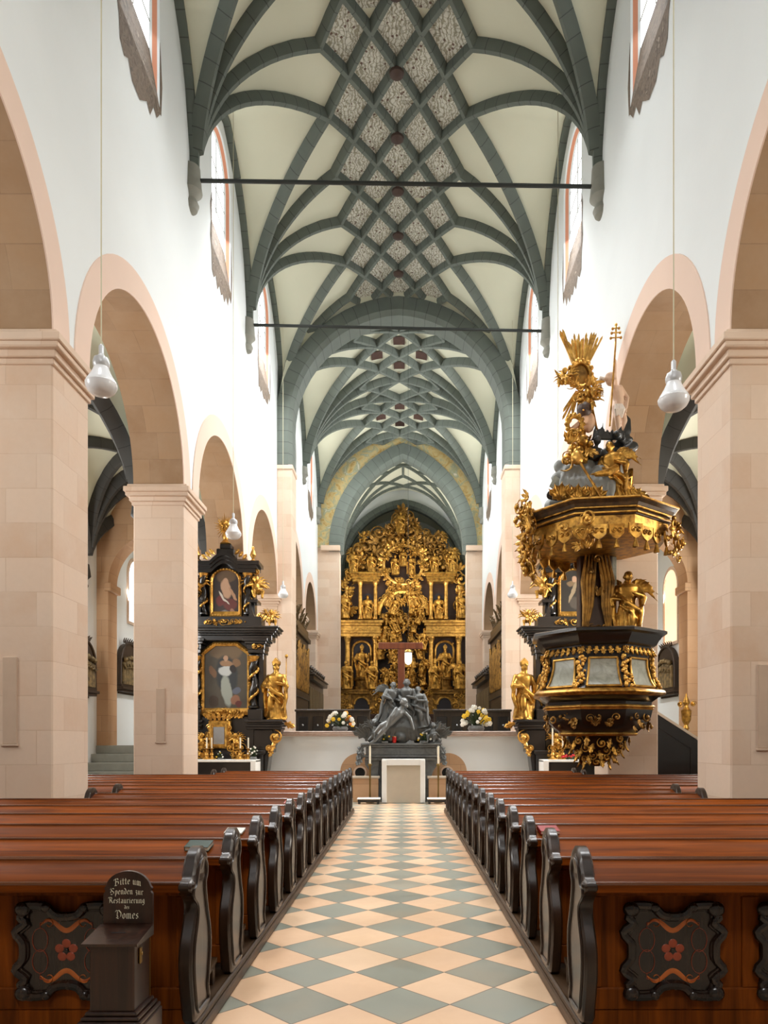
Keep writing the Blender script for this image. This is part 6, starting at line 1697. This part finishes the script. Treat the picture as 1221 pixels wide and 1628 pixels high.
mb = MB(); mb.lathe([(.18, 0), (.18, .03), (.04, .08), (.03, z1)], 12); mb.build('staff', W_DARK, t)
mb = MB(); mb.lathe([(.03, z1-.1), (.1, z1), (.06, z1+.1), (.14, z1+.25), (.16, z1+.55), (.10, z1+.6), (.06, z1+.7), (.12, z1+.8), (.05, z1+.95), (.0, z1+1.1)], 10)
for s in (-1, 1): curl(mb, s*.2, -.05, z1+.75, .1, 0, s, .03)
mb.build('lantern_head', GOLD, t)
# ------------------------------------------------------------------ camera and light
cam = bpy.data.cameras.new('camera'); co = bpy.data.objects.new('camera', cam); COL.objects.link(co)
co.location = (0, 0, EYE); co.rotation_euler = (PI/2, 0, 0)
cam.sensor_fit = 'AUTO'; cam.sensor_width = 36; cam.lens = F/1628*36
cam.shift_x = -(VX-610.5)/1628; cam.shift_y = (VY-814)/1628
cam.clip_end = 200
scn.camera = co
w = bpy.data.worlds.new('sky'); scn.world = w; w.use_nodes = True
bg = w.node_tree.nodes['Background']; bg.inputs[0].default_value = (.85, .92, 1, 1); bg.inputs[1].default_value = .12
def area(name, loc, rot, sx, sy, power, col=(1, .97, .93), spread=180):
    l = bpy.data.lights.new(name, 'AREA'); l.shape = 'RECTANGLE'; l.size = sx; l.size_y = sy; l.energy = power; l.color = col
    l.spread = math.radians(spread)
    o = bpy.data.objects.new(name, l); COL.objects.link(o); o.location = loc; o.rotation_euler = rot; return o
area('west_fill_light', (CX, -5.4, 12.0), (math.radians(46), 0, 0), 4.5, 4.5, 330, (1, .995, .98), 88)  # added fill from behind the viewer, tilted down to brighten the floor
# clerestory daylight falling steeply into the nave, stronger towards the choir
for i, (a, b) in enumerate(NV.bays[1:]):
    for sx, X in ((1, XL), (-1, XR)):
        area('clerestory_light', (X+sx*.06, (a+b)/2-.15, 15.4), (0, -sx*PI/2*[.2, .28, .3, .36][i], 0), 2.2, 1.6, [185, 180, 540, 720][i], (.985, .99, 1), [80, 105, 115, 135][i])
for i, y in enumerate((30.6, 36.7)):
    for sx, X in ((1, XL), (-1, XR)):
        area('choir_window_light', (X+sx*.06, y, 15.4), (0, -sx*PI/2*.7, 0), 2.2, 1.6, 420, (.985, .99, 1), 150)
for sx, X in ((1, -3.9), (-1, 3.95)):
    area('apse_side_fill', (X+sx*.05, 42.6, 8.5), (0, -sx*PI/2, .0), 3.5, 1.4, 60, (1, .93, .84))  # added side fills for the choir end, no windows stand here
area('apse_vault_fill', (.03, 42.0, 9.5), (PI, 0, 0), 5, 2.5, 380, (1, .98, .95))  # unseen uplight added to brighten the vault above the altar
for s, X, p in ((1, AL, 300), (-1, AR, 750)):
    area('transept_window_light', (X+s*.15, 18.6, 5.6), (0, -s*PI/2*.95, s*.25), 2.6, 1.6, p, (1, .985, .96))
for s, X in ((1, AL), (-1, AR)):
    for y in (7.3, 13.05, 25.4):
        area('aisle_window_light', (X+s*.1, y, 6.3), (0, -s*PI/2*1.1, 0), 2.2, 1.2, 260 if y < 20 else 330, (1, .98, .95) if s > 0 else (1, .93, .82))
vs = scn.view_settings; scn.display_settings.display_device = 'sRGB'
vs.view_transform = 'Standard'; vs.look = 'None'; vs.exposure = 0.0; vs.gamma = 1; vs.use_curve_mapping = False
scn.cycles.use_denoising = True
scn.cycles.max_bounces = 8; scn.cycles.diffuse_bounces = 5; scn.cycles.glossy_bounces = 3
scn.cycles.sample_clamp_indirect = 6
